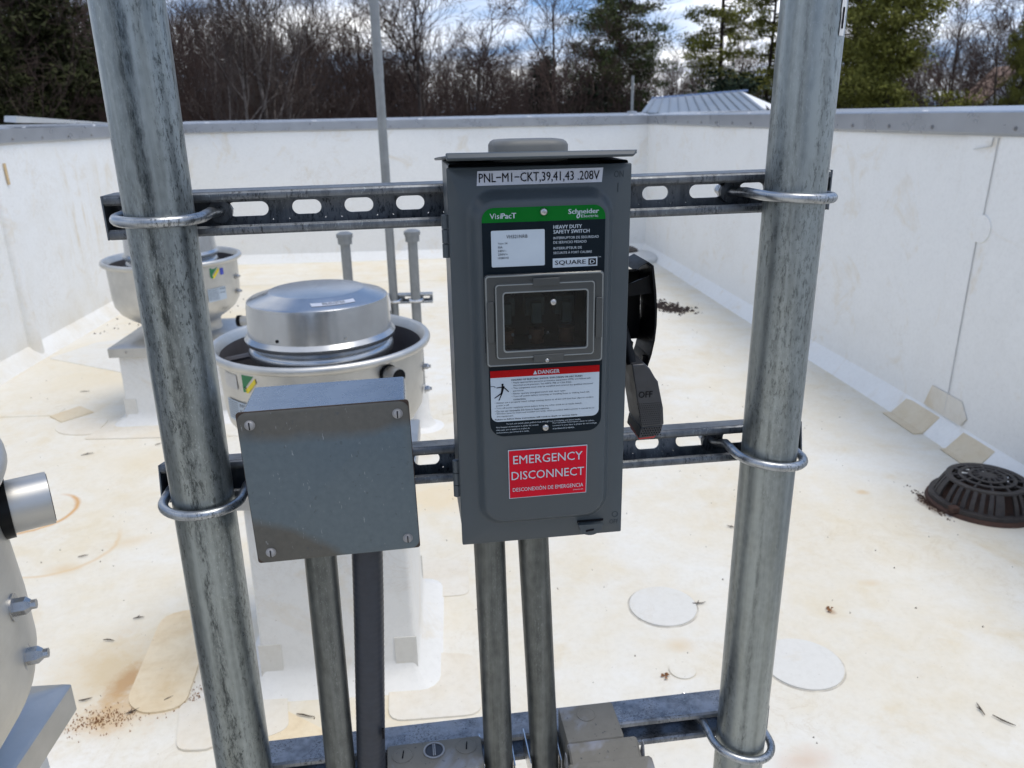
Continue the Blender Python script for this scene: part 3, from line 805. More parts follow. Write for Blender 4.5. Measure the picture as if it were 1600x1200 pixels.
for k in range(nb):
    if k in (8, 17, 25, 33): continue
    a = 2 * pi * k / nb; da = .052 if k % 8 else .095
    pts = []
    for z in (.024, .05, .075, .093):
        r = dome_r(z)
        pts.append((r, z))
    for (r0, z0), (r1, z1) in zip(pts[:-1], pts[1:]):
        q = []
        for r, z in ((r0, z0), (r1, z1)):
            for rr in (r, r - .010):
                for aa in (a - da, a + da): q.append((DX + rr*cos(aa), DY + rr*sin(aa), z))
        dome.hexa([q[0], q[1], q[3], q[2], q[4], q[5], q[7], q[6]])
ring_tris(dome, DX, DY, .110, .131, .090, .008)
ring_tris(dome, DX, DY, .080, .093, .098, .006)
ring_tris(dome, DX, DY, .050, .062, .102, .006)
dome.lathe([(.0, .111), (.028, .110), (.030, .102), (.0, .101)], (DX, DY), 24)
for k in range(12):
    a = 2*pi*k/12 + .1
    p0 = (DX + .024*cos(a), DY + .024*sin(a), .106); p1 = (DX + .115*cos(a), DY + .115*sin(a), .095)
    dome.tube([p0, p1], .0052, 6)
dr.part('dome_strainer', dome, M['cast_iron'], bevel=.0012)
for k in range(3):
    a = 2*pi*k/3 + 3.6
    dr.part('clamp_lug', MB().box((DX+.178*cos(a)-.014, DY+.178*sin(a)-.014, .014), (DX+.178*cos(a)+.014, DY+.178*sin(a)+.014, .034)), M['rusty_iron'], bevel=.003)
crumbs('drain_rust_dirt', DX - .187, DY + .02, .010, .05, 220, 'rusty_iron', .0035, 'dark rust dirt caught against the left edge of the drain', 0, .002)
d2 = Thing('roof_vent_base', 'low round grey-white flashing with a dark opening in the far right corner', 'flashing', (1.60, 7.62, 0), rack=False)
simple('flashing_grey', (.55, .56, .56), .5, 0, .08, 12)
d2.part('flashing_disc', MB().lathe([(.37, -.01), (.372, .030), (.36, .045), (.26, .062), (.19, .080), (.17, .085), (.155, .07)], (1.60, 7.62), 48), M['flashing_grey'])
d2.part('strainer', MB().lathe([(.158, .06), (.155, .10), (.12, .118), (.06, .12), (0, .12)], (1.60, 7.62), 24), M['cast_iron'])

# ------------------------------------------------------------------ exhaust fans
def fan(label, cx_, cy_, zc, rr, H, cap, curb, curb_h0=0.0, tube_az=-60, tube_z=.55, bolts_az=-5, labels=True, rate=(-12, -.075), plate_=True, tube_r=.024, straight=0, tube_l=.075, bolt_f=(.72, .52)):
    """zc: top of curb cap, rr: rim radius, H: rim above cap, cap/curb: half widths"""
    t = Thing('exhaust_fan', label, 'roof fan', (cx_, cy_, 0), rack=False)
    zr = zc + H; c = (cx_, cy_); k = rr / .25
    # curb wrapped in membrane, flared at the foot
    def sq(h, z, r=.012): 
        return [(p[0] + cx_, p[2] + cy_, z) for p in rrect(-h, h, -h, h, r, 0, 4)]
    mb = MB().loft([sq(curb + .075, -.008, .05), sq(curb + .060, .004, .05), sq(curb + .012, .030, .02), sq(curb + .003, .055, .012), sq(curb, zc * .5), sq(curb - .002, zc - .03)])
    t.part('curb', mb, M['curb_membrane'], smooth=50)
    for sx, sy in ((-1, -1), (1, -1), (1, 1)):
        x0 = cx_ + sx * (curb - .05); fz = .12
        fm = MB().hexa([(min(x0, x0 + sx*.055), cy_ + sy*(curb + .004) - .0, .03), (max(x0, x0 + sx*.055), cy_ + sy*(curb+.004), .03), (max(x0, x0 + sx*.055), cy_ + sy*(curb+.007), .03), (min(x0, x0 + sx*.055), cy_ + sy*(curb+.007), .03),
                        (min(x0, x0 + sx*.055), cy_ + sy*(curb + .002), fz), (max(x0, x0 + sx*.055), cy_ + sy*(curb+.002), fz), (max(x0, x0 + sx*.055), cy_ + sy*(curb+.005), fz), (min(x0, x0 + sx*.055), cy_ + sy*(curb+.005), fz)])
        t.part('corner_patch', fm, M['patch_white'], smooth=0)
    # metal cap with skirt, then rising to the throat
    mb = MB().loft([sq(cap - .001, zc - .045, .004), sq(cap, zc - .045, .004), sq(cap, zc - .004, .004), sq(cap - .004, zc, .006), sq(cap * .72, zc + .012 * k, .05), sq(cap * .66, zc + .018 * k, .09)], cap1=True)
    capo = t.part('curb_cap', mb, M['alu_cap'], smooth=30)
    for dx in (-.7, .15):
        t.part('cap_screw', MB().tube([(cx_ + dx*cap, cy_ - cap - .0, zc - .022), (cx_ + dx*cap, cy_ - cap - .004, zc - .022)], .006, 8), M['screw_steel'], parent=capo)
    # windband (outside skin, rolled rim, inside skin)
    z = lambda f: zc + .012 + (H - .012) * f
    outer = [(.62, .00), (.60, .03), (.61, .06), (.66, .10), (.80, .16), (.90, .22), (.955, .29), (.975, .36), (.975, .50), (.962, .7), (.950, .88), (.945, .955)] if straight else [(.62, .00), (.60, .05), (.60, .14), (.635, .18), (.76, .245), (.87, .32), (.935, .41), (.955, .52), (.962, .7), (.968, .88), (.972, .955)]
    prof = [(rr * a_, z(b_)) for a_, b_ in outer]
    for a_ in np.linspace(-pi*.75, pi*.8, 10):
        prof.append((rr * (.945 if straight else .975) + .010 * k * (1 + cos(a_)) * .9 , zr - .008 * k + .010 * k * sin(a_)))
    inner = [(.950, .93), (.945, .7), (.93, .5), (.88, .38), (.76, .30), (.62, .27), (.0, .26)]
    body = t.part('windband', MB().lathe(prof + [(rr * a_, z(b_)) for a_, b_ in inner[:1]], c, 96), M['alu_spun'], smooth=60)
    t.part('inner_bowl', MB().lathe([(rr * a_, z(b_)) for a_, b_ in inner], c, 96), M['fan_inside'], smooth=60)
    for q in range(3):
        az = radians(60 + 120 * q)
        t.part('strut_bracket', MB().tube([(cx_ + .60*rr*cos(az), cy_ + .60*rr*sin(az), zr - .035*k), (cx_ + .94*rr*cos(az), cy_ + .94*rr*sin(az), zr - .05*k)], .008*k, 6), M['fan_inside'])
    # motor cover: spun lid with two rolled beads
    lr = .70 * rr
    lid = [(lr*.90, zr - .040*k), (lr*.975, zr - .030*k), (lr*.985, zr - .018*k), (lr*.96, zr - .010*k), (lr*.93, zr - .006*k), (lr*.97, zr + .000*k), (lr*1.01, zr + .006*k), (lr*1.015, zr + .014*k), (lr*.985, zr + .020*k),
           (lr*.965, zr + .024*k), (lr*.945, zr + .090*k), (lr*.935, zr + .100*k), (lr*.90, zr + .1045*k), (lr*.66, zr + .1170*k), (lr*.64, zr + .1195*k), (lr*.62, zr + .1200*k), (.0, zr + .1215*k)]
    lido = t.part('motor_cover', MB().lathe(lid, c, 96), M['alu_lid'], smooth=38)
    t.part('motor_plate', MB().lathe([(lr*.92, zr - .038*k), (lr*.60, zr - .05*k), (lr*.55, zr - .16*k), (0, zr - .16*k)], c, 48), M['fan_inside'])
    for az in (-115, -62):
        a_ = radians(az); p = Vector((cx_ + lr*.965*cos(a_), cy_ + lr*.965*sin(a_), zr + .034*k)); nn = Vector((cos(a_), sin(a_), 0))
        t.part('cover_hole', MB().tube([p - nn*.002, p + nn*.0012], .0038*k, 10), M['black_plastic'] if az < -100 else M['screw_steel'], parent=lido)
    # curved label helper on the windband
    def cyl_patch(name, az, zmid, wdt, hgt, mat, off=.0015, parent=body, pts=None):
        fr = (zmid - zc) / H; rad = rr * .966 + off
        mb = MB(); n = 8
        da = wdt / rad
        if pts is None:
            for q in range(n + 1):
                a_ = radians(az) + da * (q / n - .5)
                for s in (-.5, .5): mb.v.append((cx_ + rad*cos(a_), cy_ + rad*sin(a_), zmid + s * hgt))
            for q in range(n): mb.f.append((2*q, 2*q+2, 2*q+3, 2*q+1)); mb.mi.append(0)
        else:
            mb.poly([(cx_ + rad*cos(radians(az) + x*da), cy_ + rad*sin(radians(az) + x*da), zmid + y*hgt) for x, y in pts])
        return t.part(name, mb, M[mat], parent=parent, smooth=60)
    def cyl_text(txts, az, zmid, wdt, hgt, mat, off=.0022, parent=body):
        rad = rr * .966 + off; mb = MB()
        for txt, x0, x1, y0, y1 in txts:
            tb = MB(); text_box(tb, txt, x0, x1, y0, y1, 0)
            mb.add([(cx_ + rad*cos(radians(az) + v[0]*wdt/rad), cy_ + rad*sin(radians(az) + v[0]*wdt/rad), zmid + v[2]*hgt) for v in tb.v], tb.f)
        t.part('lettering', mb, M[mat], parent=parent, smooth=0)
    if labels:
        a0 = labels
        lz = zr - .045 * k
        e = cyl_patch('emblem_label', a0, lz, .036*k, .036*k, 'green_label', pts=[(-.5, .5), (-.5, -.5), (.5, .5)])
        cyl_patch('emblem_stripe', a0 + 1.0, lz - .002, .036*k, .036*k, 'yellow_print', .0022, pts=[(.5, .45), (-.5, -.5), (-.2, -.6), (.55, .15)])
        cyl_patch('emblem_corner', a0 + .5, lz - .004, .036*k, .036*k, 'green_label', .0029, pts=[(-.5, -.5), (-.5, -.1), (-.2, -.42)])
        if plate_: cyl_patch('nameplate', a0 - 15, lz - .004, .052*k, .034*k, 'label_grey')
        else: cyl_patch('blue_label', a0 + 9, lz - .002, .018*k, .026*k, 'blue_print')
        wl_ = cyl_patch('rating_label', a0 + rate[0], lz + rate[1]*k, .085*k, .05*k, 'white_print')
        lines = []
        for q in range(8):
            lines.append(('EXHAUST FAN RATED FOR ROOF USE', -.46, .06, .38 - q*.11, .44 - q*.11))
        cyl_text([('USE WITH CARE', .14, .46, .28, .42), ('SEE MANUAL', .14, .46, .02, .12)] + lines, a0 + rate[0], lz + rate[1]*k, .085*k, .05*k, 'black_print')
    # bolts through the band
    for q, zf in enumerate(bolt_f):
        a_ = radians(bolts_az); rad = rr * .966
        nn = Vector((cos(a_), sin(a_), 0)); p = Vector((cx_, cy_, z(zf))) + nn * rad
        b = MB().tube([p, p + nn*.002*k], .012*k, 20).tube([p + nn*.002*k, p + nn*.010*k], .0075*k, 6).tube([p + nn*.010*k, p + nn*.014*k], [.0075*k, .0045*k], 6).tube([p + nn*.014*k, p + nn*.018*k], .0042*k, 8)
        t.part('band_bolt', b, M['screw_steel'], smooth=30)
    # breather tube with black gasket
    a_ = radians(tube_az); nn = Vector((cos(a_), sin(a_), 0)); p = Vector((cx_, cy_, z(tube_z))) + nn * rr * .93
    t.part('gasket', MB().tube([p, p + nn*(.04*rr + .006)], tube_r * 1.15, 28), M['black_plastic'])
    tu = MB(); tu.tube([p + nn*.01, p + nn*tube_l*k], tube_r, 28)
    t.part('tube_opening', MB().tube([p + nn*(tube_l*k - .001), p + nn*(tube_l*k + .0008)], tube_r * .92, 28), M['black_plastic'])
    t.part('breather_tube', tu, M['alu_cap'], smooth=40)
    return t, lido, (cx_, cy_, zr, k, lr)
f2, lid2, inf2 = fan('spun aluminium exhaust fan on a white curb, behind the junction box', -.335, 1.88, .547, .250, .303, .212, .190, tube_az=-46, tube_z=.85, bolts_az=-2, labels=-123, tube_l=.050, tube_r=.019)
# paper label on the lid of the middle fan, lying on its sloped ring
cx_, cy_, zr_, k_, lr_ = inf2
tb = MB(); text_box(tb, 'PNL-M1-CKT 8,10', -.32, .32, -.30, .22, 0)
def lidpt(x, y, off):
    r = lr_ * (.80 + .085 * y) ; a_ = radians(-66) + x * .078 / r
    r2 = r / lr_
    zz_ = zr_ + (.1045 + (.90 - r2) / .24 * .0125) * k_ + off
    return (cx_ + r * cos(a_), cy_ + r * sin(a_), zz_)
mb = MB(); n = 10
for q in range(n + 1):
    for s in (.5, -.5): mb.v.append(lidpt(q / n * 1.3 - .65, -s * .95, .0012))
for q in range(n): mb.f.append((2*q, 2*q+1, 2*q+3, 2*q+2)); mb.mi.append(0)
lo = f2.part('paper_label', mb, M['tape_white'], parent=lid2, smooth=60)
f2.part('lid_lettering', MB().add([lidpt(v[0], -v[2] * 1.5, .0022) for v in tb.v], tb.f), M['black_print'], parent=lid2, smooth=0)
fan('spun aluminium exhaust fan on a white curb behind the left post', -1.350, 3.86, .375, .300, .372, .262, .235, tube_az=-8, tube_z=.12, bolts_az=-4, labels=-36, rate=(1, -.085), plate_=False)
fan('large aluminium exhaust fan cut off by the left edge, nearest the camera', -.826, .715, .600, .335, .400, .256, .225, tube_az=30, tube_z=.80, bolts_az=15, labels=False, tube_r=.032, straight=1, tube_l=.046, bolt_f=(.58, .41))

# ------------------------------------------------------------------ rack of pipes behind the middle fan
YP = 3.4228
def rear_pipe(x, top, label, cap, r=.021):
    t = Thing('vertical_conduit', label, 'conduit', (x, YP, 0), rack=False, group='grey conduits standing behind the middle fan')
    t.part('pipe', MB().tube([(x, YP, -.01), (x, YP, top)], r, 20), M['pipe_grey'])
    if cap:
        t.part('pipe_cap', MB().lathe([(r + .002, top - .042), (r + .009, top - .041), (r + .010, top - .014), (r + .014, top - .013), (r + .014, top + .002), (r*.9, top + .010), (0, top + .011)], (x, YP), 20), M['pipe_grey'])
    t.part('flashing_boot', MB().lathe([(.11, -.005), (.06, .01), (.038, .05), (.030, .20), (r, .205)], (x, YP), 24), M['pipe_white'])
    return t
rear_pipe(-.188, .889, 'short capped grey pipe right of the tall pipe behind the fan', True)
rear_pipe(-.473, .886, 'short capped grey pipe left of the tall pipe behind the fan', True)
tp = rear_pipe(-.283, 2.6, 'tall thin grey pipe rising above the far parapet', False, .0185)
tp.part('coupling', MB().tube([(-.283, YP, 1.50), (-.283, YP, 1.55)], .0198, 20), M['pipe_grey'])
def channel(mb, u0, u1, zc_, d0, w=.0413, dep=.0413, th=.0026, slots=(), tilt=0.0, slope=0.0):
    """strut channel, open side to the front (d0), slotted back; zc_ = centre height at u=0"""
    h = w / 2
    def P(u, d, z):   # d measured from front, z from centre
        c_, s_ = cos(tilt), sin(tilt)
        return (u, d0 + d * c_ + z * s_ * 1.0, zc_ + slope * u - d * s_ + z * c_)
    def bx(ua, ub, da, db, za, zb):
        mb.hexa([P(ua, da, za), P(ub, da, za), P(ub, db, za), P(ua, db, za), P(ua, da, zb), P(ub, da, zb), P(ub, db, zb), P(ua, db, zb)])
    bx(u0, u1, .0025, dep - .0005, h - th, h)          # top
    bx(u0, u1, .0025, dep - .0005, -h, -h + th)        # bottom
    # inturned lips with rounded front
    for sg in (1, -1):
        za, zb = (h - .0095, h) if sg > 0 else (-h, -h + .0095)
        prof = []
        e = .0025
        zo = sg * h; zi = sg * (h - .0095)
        pts = [(.0070, zo), (.0022, zo - sg*.0004), (.0004, zo - sg*.0022), (.0000, zo - sg*.0048), (.0005, zo - sg*.0074), (.0024, zi), (.0085, zi + sg*.0006), (.0085, zi + sg*.0026), (.0032, zi + sg*.0026), (.0030, zo - sg*.0030), (.0070, zo - sg*.0026)]
        if sg > 0: pts = pts[::-1]
        mb.loft([[P(u0 - .0003, d, z) for d, z in pts], [P(u1 + .0003, d, z) for d, z in pts]], cap0=True, cap1=True)
    # back web with slots: strips between and around them
    sh = .0071; R = .0071
    bx(u0, u1, dep - th, dep, sh + .0045, h - .0005); bx(u0, u1, dep - th, dep, -h + .0005, -sh - .0045)
    cur = u0
    for a_, b_ in sorted(slots):
        a_, b_ = max(a_, u0), min(b_, u1)
        if a_ - .004 > cur: bx(cur, a_ - .004, dep - th, dep, -sh - .0045, sh + .0045)
        # ring round the slot
        n = 10; out = []; inn = []
        for k in range(4 * n):
            an = 2 * pi * k / (4 * n) + pi/(4*n)
            cc = (a_ + R) if cos(an) < 0 else (b_ - R)
            inn.append((cc + R * cos(an), sh * sin(an)))
            x = cos(an); y = sin(an); mxy = max(abs(x), abs(y)); 
            ox = (a_ - .004) if x < 0 else (b_ + .004)
            tx = x / mxy; ty = y / mxy
            out.append(((a_ + R if x < 0 else b_ - R) + (R + .004) * tx, (sh + .0045) * ty))
        for dd_ in ((dep, dep - th),):
            mb.loft([[P(u, dep - th, z) for u, z in out], [P(u, dep - th, z) for u, z in inn], [P(u, dep, z) for u, z in inn], [P(u, dep, z) for u, z in out]])
        cur = b_ + .004
    if cur < u1: bx(cur, u1, dep - th, dep, -sh - .0045, sh + .0045)
# small strut behind
t = Thing('strut_channel', 'short zinc strut clamped to the pipes behind the middle fan', 'strut', (-.25, YP, .59), rack=False)
sb = MB(); channel(sb, -.46, -.115, .592, YP + .024, slots=[(-.158, -.128), (-.24, -.21), (-.40, -.37)])
t.part('channel', sb, M['zinc_rod'], smooth=30)
for x in (-.188, -.283, -.473):
    t.part('pipe_clamp', MB().tube([(x - .03, YP + .02, .592), (x - .022, YP - .018, .592), (x, YP - .026, .592), (x + .022, YP - .018, .592), (x + .03, YP + .02, .592)], .007, 8), M['clamp_zinc'])
t = Thing('breather_stack', 'pale round-topped grey stack beside the tall pipe behind the fan', 'vent stack', (-.33, YP - .03, 0), rack=False)
t.part('body', MB().tube([(-.335, YP - .035, .20), (-.335, YP - .035, .60), (-.335, YP - .035, .625), (-.335, YP - .035, .635)], [.040, .040, .034, .018], 24), M['pipe_white'])
t.part('collar', MB().tube([(-.335, YP - .035, .54), (-.335, YP - .035, .56)], .043, 24), M['pipe_grey'])
t.part('stem', MB().tube([(-.335, YP - .035, -.01), (-.335, YP - .035, .20)], .02, 16), M['pipe_grey'])

# ================================================================== THE RACK IN FRONT
def slot_row(u_ref, u0, u1):
    out = []
    k = int(math.floor((u0 - u_ref) / .0522))
    while True:
        a_ = u_ref + k * .0522
        if a_ + .0290 > u1 - .004: break
        if a_ > u0 + .004: out.append((a_, a_ + .0290))
        k += 1
    return out
def post(u0, u1, label, mat, marks):
    """u0 at the top of the frame, u1 at the bottom"""
    t = Thing('galvanized_post', label, 'pipe post', (u1, .768, -CAM_H), group=None)
    ztop, zbot = .75, -CAM_H
    f = lambda z: u0 + (u1 - u0) * (.095 - z) / .815
    n = 20
    path = [(f(zbot + (ztop - zbot) * i / n), .768, zbot + (ztop - zbot) * i / n) for i in range(n + 1)]
    t.part('pipe', MB().tube(path, .03015, 64), M[mat], smooth=60)
    b = MB().lathe([(.15, .004), (.06, .012), (.043, .05), (.034, .20), (.031, .205)], (f(zbot), .768), 32)
    b.v = [(x, y, z + zbot) for x, y, z in b.v]
    t.part('flashing_boot', b, M['pipe_white'])
    return t, f
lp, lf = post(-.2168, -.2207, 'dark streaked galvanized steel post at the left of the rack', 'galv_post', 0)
rp, rf = post(.3937, .3890, 'paler galvanized steel post at the right with a torn sticker', 'galv_post_right', 1)
# torn white sticker on the right post
def post_patch(t, f, az0, az1, z0, z1, mat, name, jag=0, off=.0008):
    mb = MB(); n = 6; m_ = 10; r = random.Random(3)
    for j in range(m_ + 1):
        z = z0 + (z1 - z0) * j / m_; js = (r.random() - .5) * jag; js2 = (r.random() - .5) * jag
        for i in range(n + 1):
            a_ = radians(az0 + js + (az1 - az0 + js2 - js) * i / n)
            mb.v.append((f(z) + (.03015 + off) * cos(a_), .768 + (.03015 + off) * sin(a_), z))
    for j in range(m_):
        for i in range(n): mb.f.append((j*(n+1)+i, j*(n+1)+i+1, (j+1)*(n+1)+i+1, (j+1)*(n+1)+i)); mb.mi.append(0)
    return t.part(name, mb, M[mat], smooth=60)
simple('torn_sticker', (.66, .66, .65), .7, 0, .12, 150)
post_patch(rp, rf, -63, -49, .064, .14, 'torn_sticker', 'torn_sticker', 3)
post_patch(rp, rf, -61, -55, .070, .088, 'black_print', 'sticker_print', 1, .0012)

# strut channels
def strut(label, u0, u1, zc_, slots, tilt=0, slope=0.0, d0=.80, mat='galv_strut'):
    t = Thing('strut_channel', label, 'strut', (u0, d0, zc_))
    sb = MB(); channel(sb, u0, u1, zc_, d0, slots=slots, tilt=tilt, slope=slope)
    t.part('channel', sb, M[mat], smooth=30)
    for ue in (u0 - .0022, u1 + .0004):
        zc2 = zc_ + slope * ue; c_, s_ = cos(tilt), sin(tilt); h = .0205
        P = lambda u, d, z: (u, d0 + d * c_ + z * s_, zc2 - d * s_ + z * c_)
        mb = MB().hexa([P(ue, 0, -h), P(ue + .0018, 0, -h), P(ue + .0018, .041, -h), P(ue, .041, -h), P(ue, 0, h), P(ue + .0018, 0, h), P(ue + .0018, .041, h), P(ue, .041, h)])
        t.part('end_cap', mb, M['strut_dark'], bevel=.0004)
    return t
strut('upper slotted steel strut crossing behind both posts and the switch', -.2752, .4474, -.0832, [(-.1725, -.1325)] + [q for q in slot_row(-.1615, -.13, .30)] + [(.3085, .3459), (.3640, .3930)], 0, .0065)
strut('middle slotted steel strut behind the junction box and the switch', -.2677, .4450, -.3622, slot_row(-.0030, -.16, .30) + [(.3075, .3522), (.3660, .3950)], radians(13), -.0025)
strut('lowest steel strut with its top face speckled, at the bottom of the frame', -.2600, .4400, -.7660, slot_row(-.0030, -.25, .43), 0, 0.0, .800, 'galv_strut_light')

# U-bolts
def ubolt(uc, zb, drop, side, label, r=.0375, rod=.0050, z0=0):
    """round steel rod bent round the post and through the strut slots"""
    t = Thing('u_bolt', label, 'u-bolt', (uc, .768, z0), group=None)
    pts = []
    def zz_(u, d): return z0 - drop * (.80 - d) / .07 + side * (u - uc) / .08
    pts += [(uc - r - .002, .862, zb), (uc - r - .002, .836, zb), (uc - r - .002, .815, zb * .6 + zz_(uc - r, .80) * .4)]
    for k in range(19):
        a_ = pi + pi * k / 18
        u = uc + r * cos(a_); d = .768 + .0375 * sin(a_)
        if k == 0: pts.append((u, .795, zz_(u, .795)))
        pts.append((u, d, zz_(u, d)))
        if k == 18: pts.append((u, .795, zz_(u, .795)))
    pts += [(uc + r + .002, .815, zb * .6 + zz_(uc + r, .80) * .4), (uc + r + .002, .836, zb), (uc + r + .002, .862, zb)]
    t.part('rod', MB().tube(pts, rod, 20), M['zinc_rod'], smooth=60)
    for sg in (-1, 1):
        uu = uc + sg * (r + .002)
        th_ = MB(); n_t = 26
        th_.tube([(uu, .836 + .030 * k / n_t, zb) for k in range(n_t + 1)], [rod * (1.03 if k % 2 else .90) for k in range(n_t + 1)], 12)
        t.part('threaded_end', th_, M['clamp_zinc'])
        t.part('washer', MB().tube([(uu, .829, zb), (uu, .8355, zb)], .0115, 24), M['galv_strut'])
        t.part('nut', MB().tube([(uu, .843, zb), (uu, .852, zb)], .0090, 6), M['zinc_rod'], smooth=0)
ubolt(-.2172, -.0848, .0010, -.001, 'u-bolt clamping the left post to the upper strut', z0=-.0815)
ubolt(-.2190, -.3715, .0000, -.002, 'u-bolt clamping the left post to the middle strut beside the junction box', z0=-.3665, r=.0385)
ubolt(.3910, -.0820, .0000, -.004, 'u-bolt clamping the right post to the upper strut', z0=-.0810)
ubolt(.3898, -.3730, .0000, -.009, 'tilted u-bolt clamping the right post to the middle strut', .0385, z0=-.3640)
ubolt(.3890, -.7700, .0000, -.012, 'tilted u-bolt clamping the right post to the lowest strut', .0385, z0=-.7620)

# ------------------------------------------------------------------ conduits under the boxes
def conduit(path, r, label, mat, ribs=False):
    t = Thing('conduit', label, 'conduit', (path[-1][0], .755, -1.33))
    P = [Vector(p) for p in path]
    if ribs:
        pts = []; rr = []
        for a_, b_ in zip(P[:-1], P[1:]):
            n = int((b_ - a_).length / .0018)
            for k in range(n):
                pts.append(a_ + (b_ - a_) * k / n); rr.append(r + (.00012 if (len(pts) % 4) < 2 else -.00006))
        t.part('pipe', MB().tube(pts, rr, 40), M[mat], smooth=60)
    else:
        t.part('pipe', MB().tube(path, r, 40), M[mat], smooth=60)
    return t
c1 = conduit([(-.1068, .757, -.40), (-.1106, .757, -.73), (-.1110, .757, -1.33)], .0168, 'galvanized conduit left of the dark one, below the junction box', 'galv_conduit')
c2 = conduit([(-.0565, .757, -.40), (-.0615, .757, -.50), (-.0745, .757, -.71), (-.085, .757, -1.33)], .0164, 'dark ribbed flexible conduit hanging below the junction box', 'flex_jacket', True)
c3 = conduit([(.0722, .757, -.39), (.0760, .757, -.74), (.0780, .757, -1.33)], .0171, 'left galvanized conduit of the pair below the switch', 'galv_conduit')
c4 = conduit([(.1192, .757, -.39), (.1325, .757, -.75), (.1400, .757, -1.33)], .0168, 'right galvanized conduit of the pair below the switch', 'galv_conduit')
for c_, uu in ((c3, .0758), (c4, .1318)):
    for sg in (-1, 1):
        c_.part('strap_edge', MB().hexa([(uu + sg*.0178, .742, -.765), (uu + sg*.0190, .742, -.765), (uu + sg*.0200, .80, -.765), (uu + sg*.0185, .80, -.765), (uu + sg*.0178, .742, -.735), (uu + sg*.0190, .742, -.735), (uu + sg*.0200, .80, -.735), (uu + sg*.0185, .80, -.735)]), M['clamp_zinc'], smooth=0)
c2.part('duct_tape_scrap', MB().hexa([(-.0585, .7405, -.672), (-.0560, .7408, -.672), (-.0560, .745, -.672), (-.0585, .745, -.672), (-.0585, .7400, -.660), (-.0560, .7403, -.660), (-.0560, .745, -.660), (-.0585, .745, -.660)]), M['black_print'], smooth=0)

# ------------------------------------------------------------------ junction box
JR = radians(.9)
jc = (-.0832, -.336)
def jrot(mb):
    out = []
    for (u, d, z) in mb.v:
        x, y = u - jc[0], z - jc[1]
        out.append((jc[0] + x*cos(JR) - y*sin(JR), d, jc[1] + x*sin(JR) + y*cos(JR)))
    mb.v = out; return mb
jb = Thing('junction_box', 'square grey metal junction box with a screwed cover beside the left post', 'junction box', (-.163, .80, -.2575))
mb = MB(); mb.loft([rrect(-.1605, -.0060, -.4130, -.2590, .003, .718), rrect(-.1605, -.0060, -.4130, -.2590, .003, .7990)], cap0=True, cap1=True)
jb.part('body', jrot(mb), M['jbox_side'])
mb = MB(); mb.loft([rrect(-.1634, -.0030, -.4160, -.2560, .003, .7170), rrect(-.1632, -.0032, -.4158, -.2562, .003, .7192)], cap0=True, cap1=True)
jb.part('gasket', jrot(mb), M['rust_edge'])
mb = MB(); mb.loft([rrect(-.1612, -.0052, -.4138, -.2582, .009, .7150), rrect(-.1628, -.0036, -.4154, -.2566, .009, .7158), rrect(-.1628, -.0036, -.4154, -.2566, .009, .7169)], cap0=True)
cov = jb.part('cover', jrot(mb), M['jbox_cover'], smooth=50)
for (u, z) in ((-.1515, -.2685), (-.0145, -.2685), (-.0148, -.4030), (-.1495, -.4040)):
    s = MB(); s.tube([(u, .7152, z), (u, .7144, z)], .0050, 24); s.loft([[(u + r_*cos(a_), d_, z + r_*sin(a_)) for a_ in np.linspace(0, 2*pi, 25)[:-1]] for r_, d_ in ((.0044, .7145), (.0043, .7134), (.0036, .7124), (.0020, .7119))], cap1=True)
    sc_ = jb.part('cover_screw', jrot(s), M['plug_gray'], parent=cov, smooth=40)
    s = MB().box((u - .0005, .7115, z - .0036), (u + .0005, .7134, z + .0036))
    jb.part('screw_slot', jrot(s), M['black_print'], parent=cov, smooth=0)
jb.part('connector', MB().tube([(-.1068, .757, -.4125), (-.1070, .757, -.4200)], .0185, 32), M['clamp_zinc'])
jb.part('flex_connector', MB().tube([(-.0565, .757, -.4125), (-.0567, .757, -.4180)], .0185, 32), M['flex_jacket'])

# ------------------------------------------------------------------ safety switch
sw = Thing('safety_switch', 'grey electrical safety switch with green and red labels in the middle', 'electrical switch', (.0405, .80, -.404))
EN = M['enclosure_gray']
sw.part('enclosure', MB().loft([rrect(.0418, .2000, -.4020, -.0385, .002, .7003), rrect(.0418, .2000, -.4020, -.0385, .002, .7985)], cap1=True), EN, smooth=30)
# door: flat sheet, pressed panel, window opening
D0 = .6950
oz0, oz1, ou0, ou1 = -.4042, -.0412, .0400, .2020
n_ = 8
L = []
L.append(rrect(ou0, ou1, oz0, oz1, .0015, .7000, n_)); L.append(rrect(ou0, ou1, oz0, oz1, .0015, D0 + .0008, n_)); L.append(rrect(ou0 + .0008, ou1 - .0008, oz0 + .0008, oz1 - .0008, .0015, D0, n_))
def ease(t): return t * t * (3 - 2 * t)
for t_ in np.linspace(0, 1, 9):
    e = ease(t_)
    L.append(rrect(.0545 + .0115 * t_, .1872 - .0090 * t_, -.3838 + .0095 * t_, -.0588 - .0120 * t_, .024 - .006 * t_, D0 - .0110 * e, n_))
L.append(rrect(.0800, .1625, -.2035, -.1435, .002, D0 - .0110, n_))
L.append(rrect(.0800, .1625, -.2035, -.1435, .002, D0 + .045, n_))
door = sw.part('door', MB().loft(L), EN, smooth=50)
DP = D0 - .0110 - .0006            # nameplate face
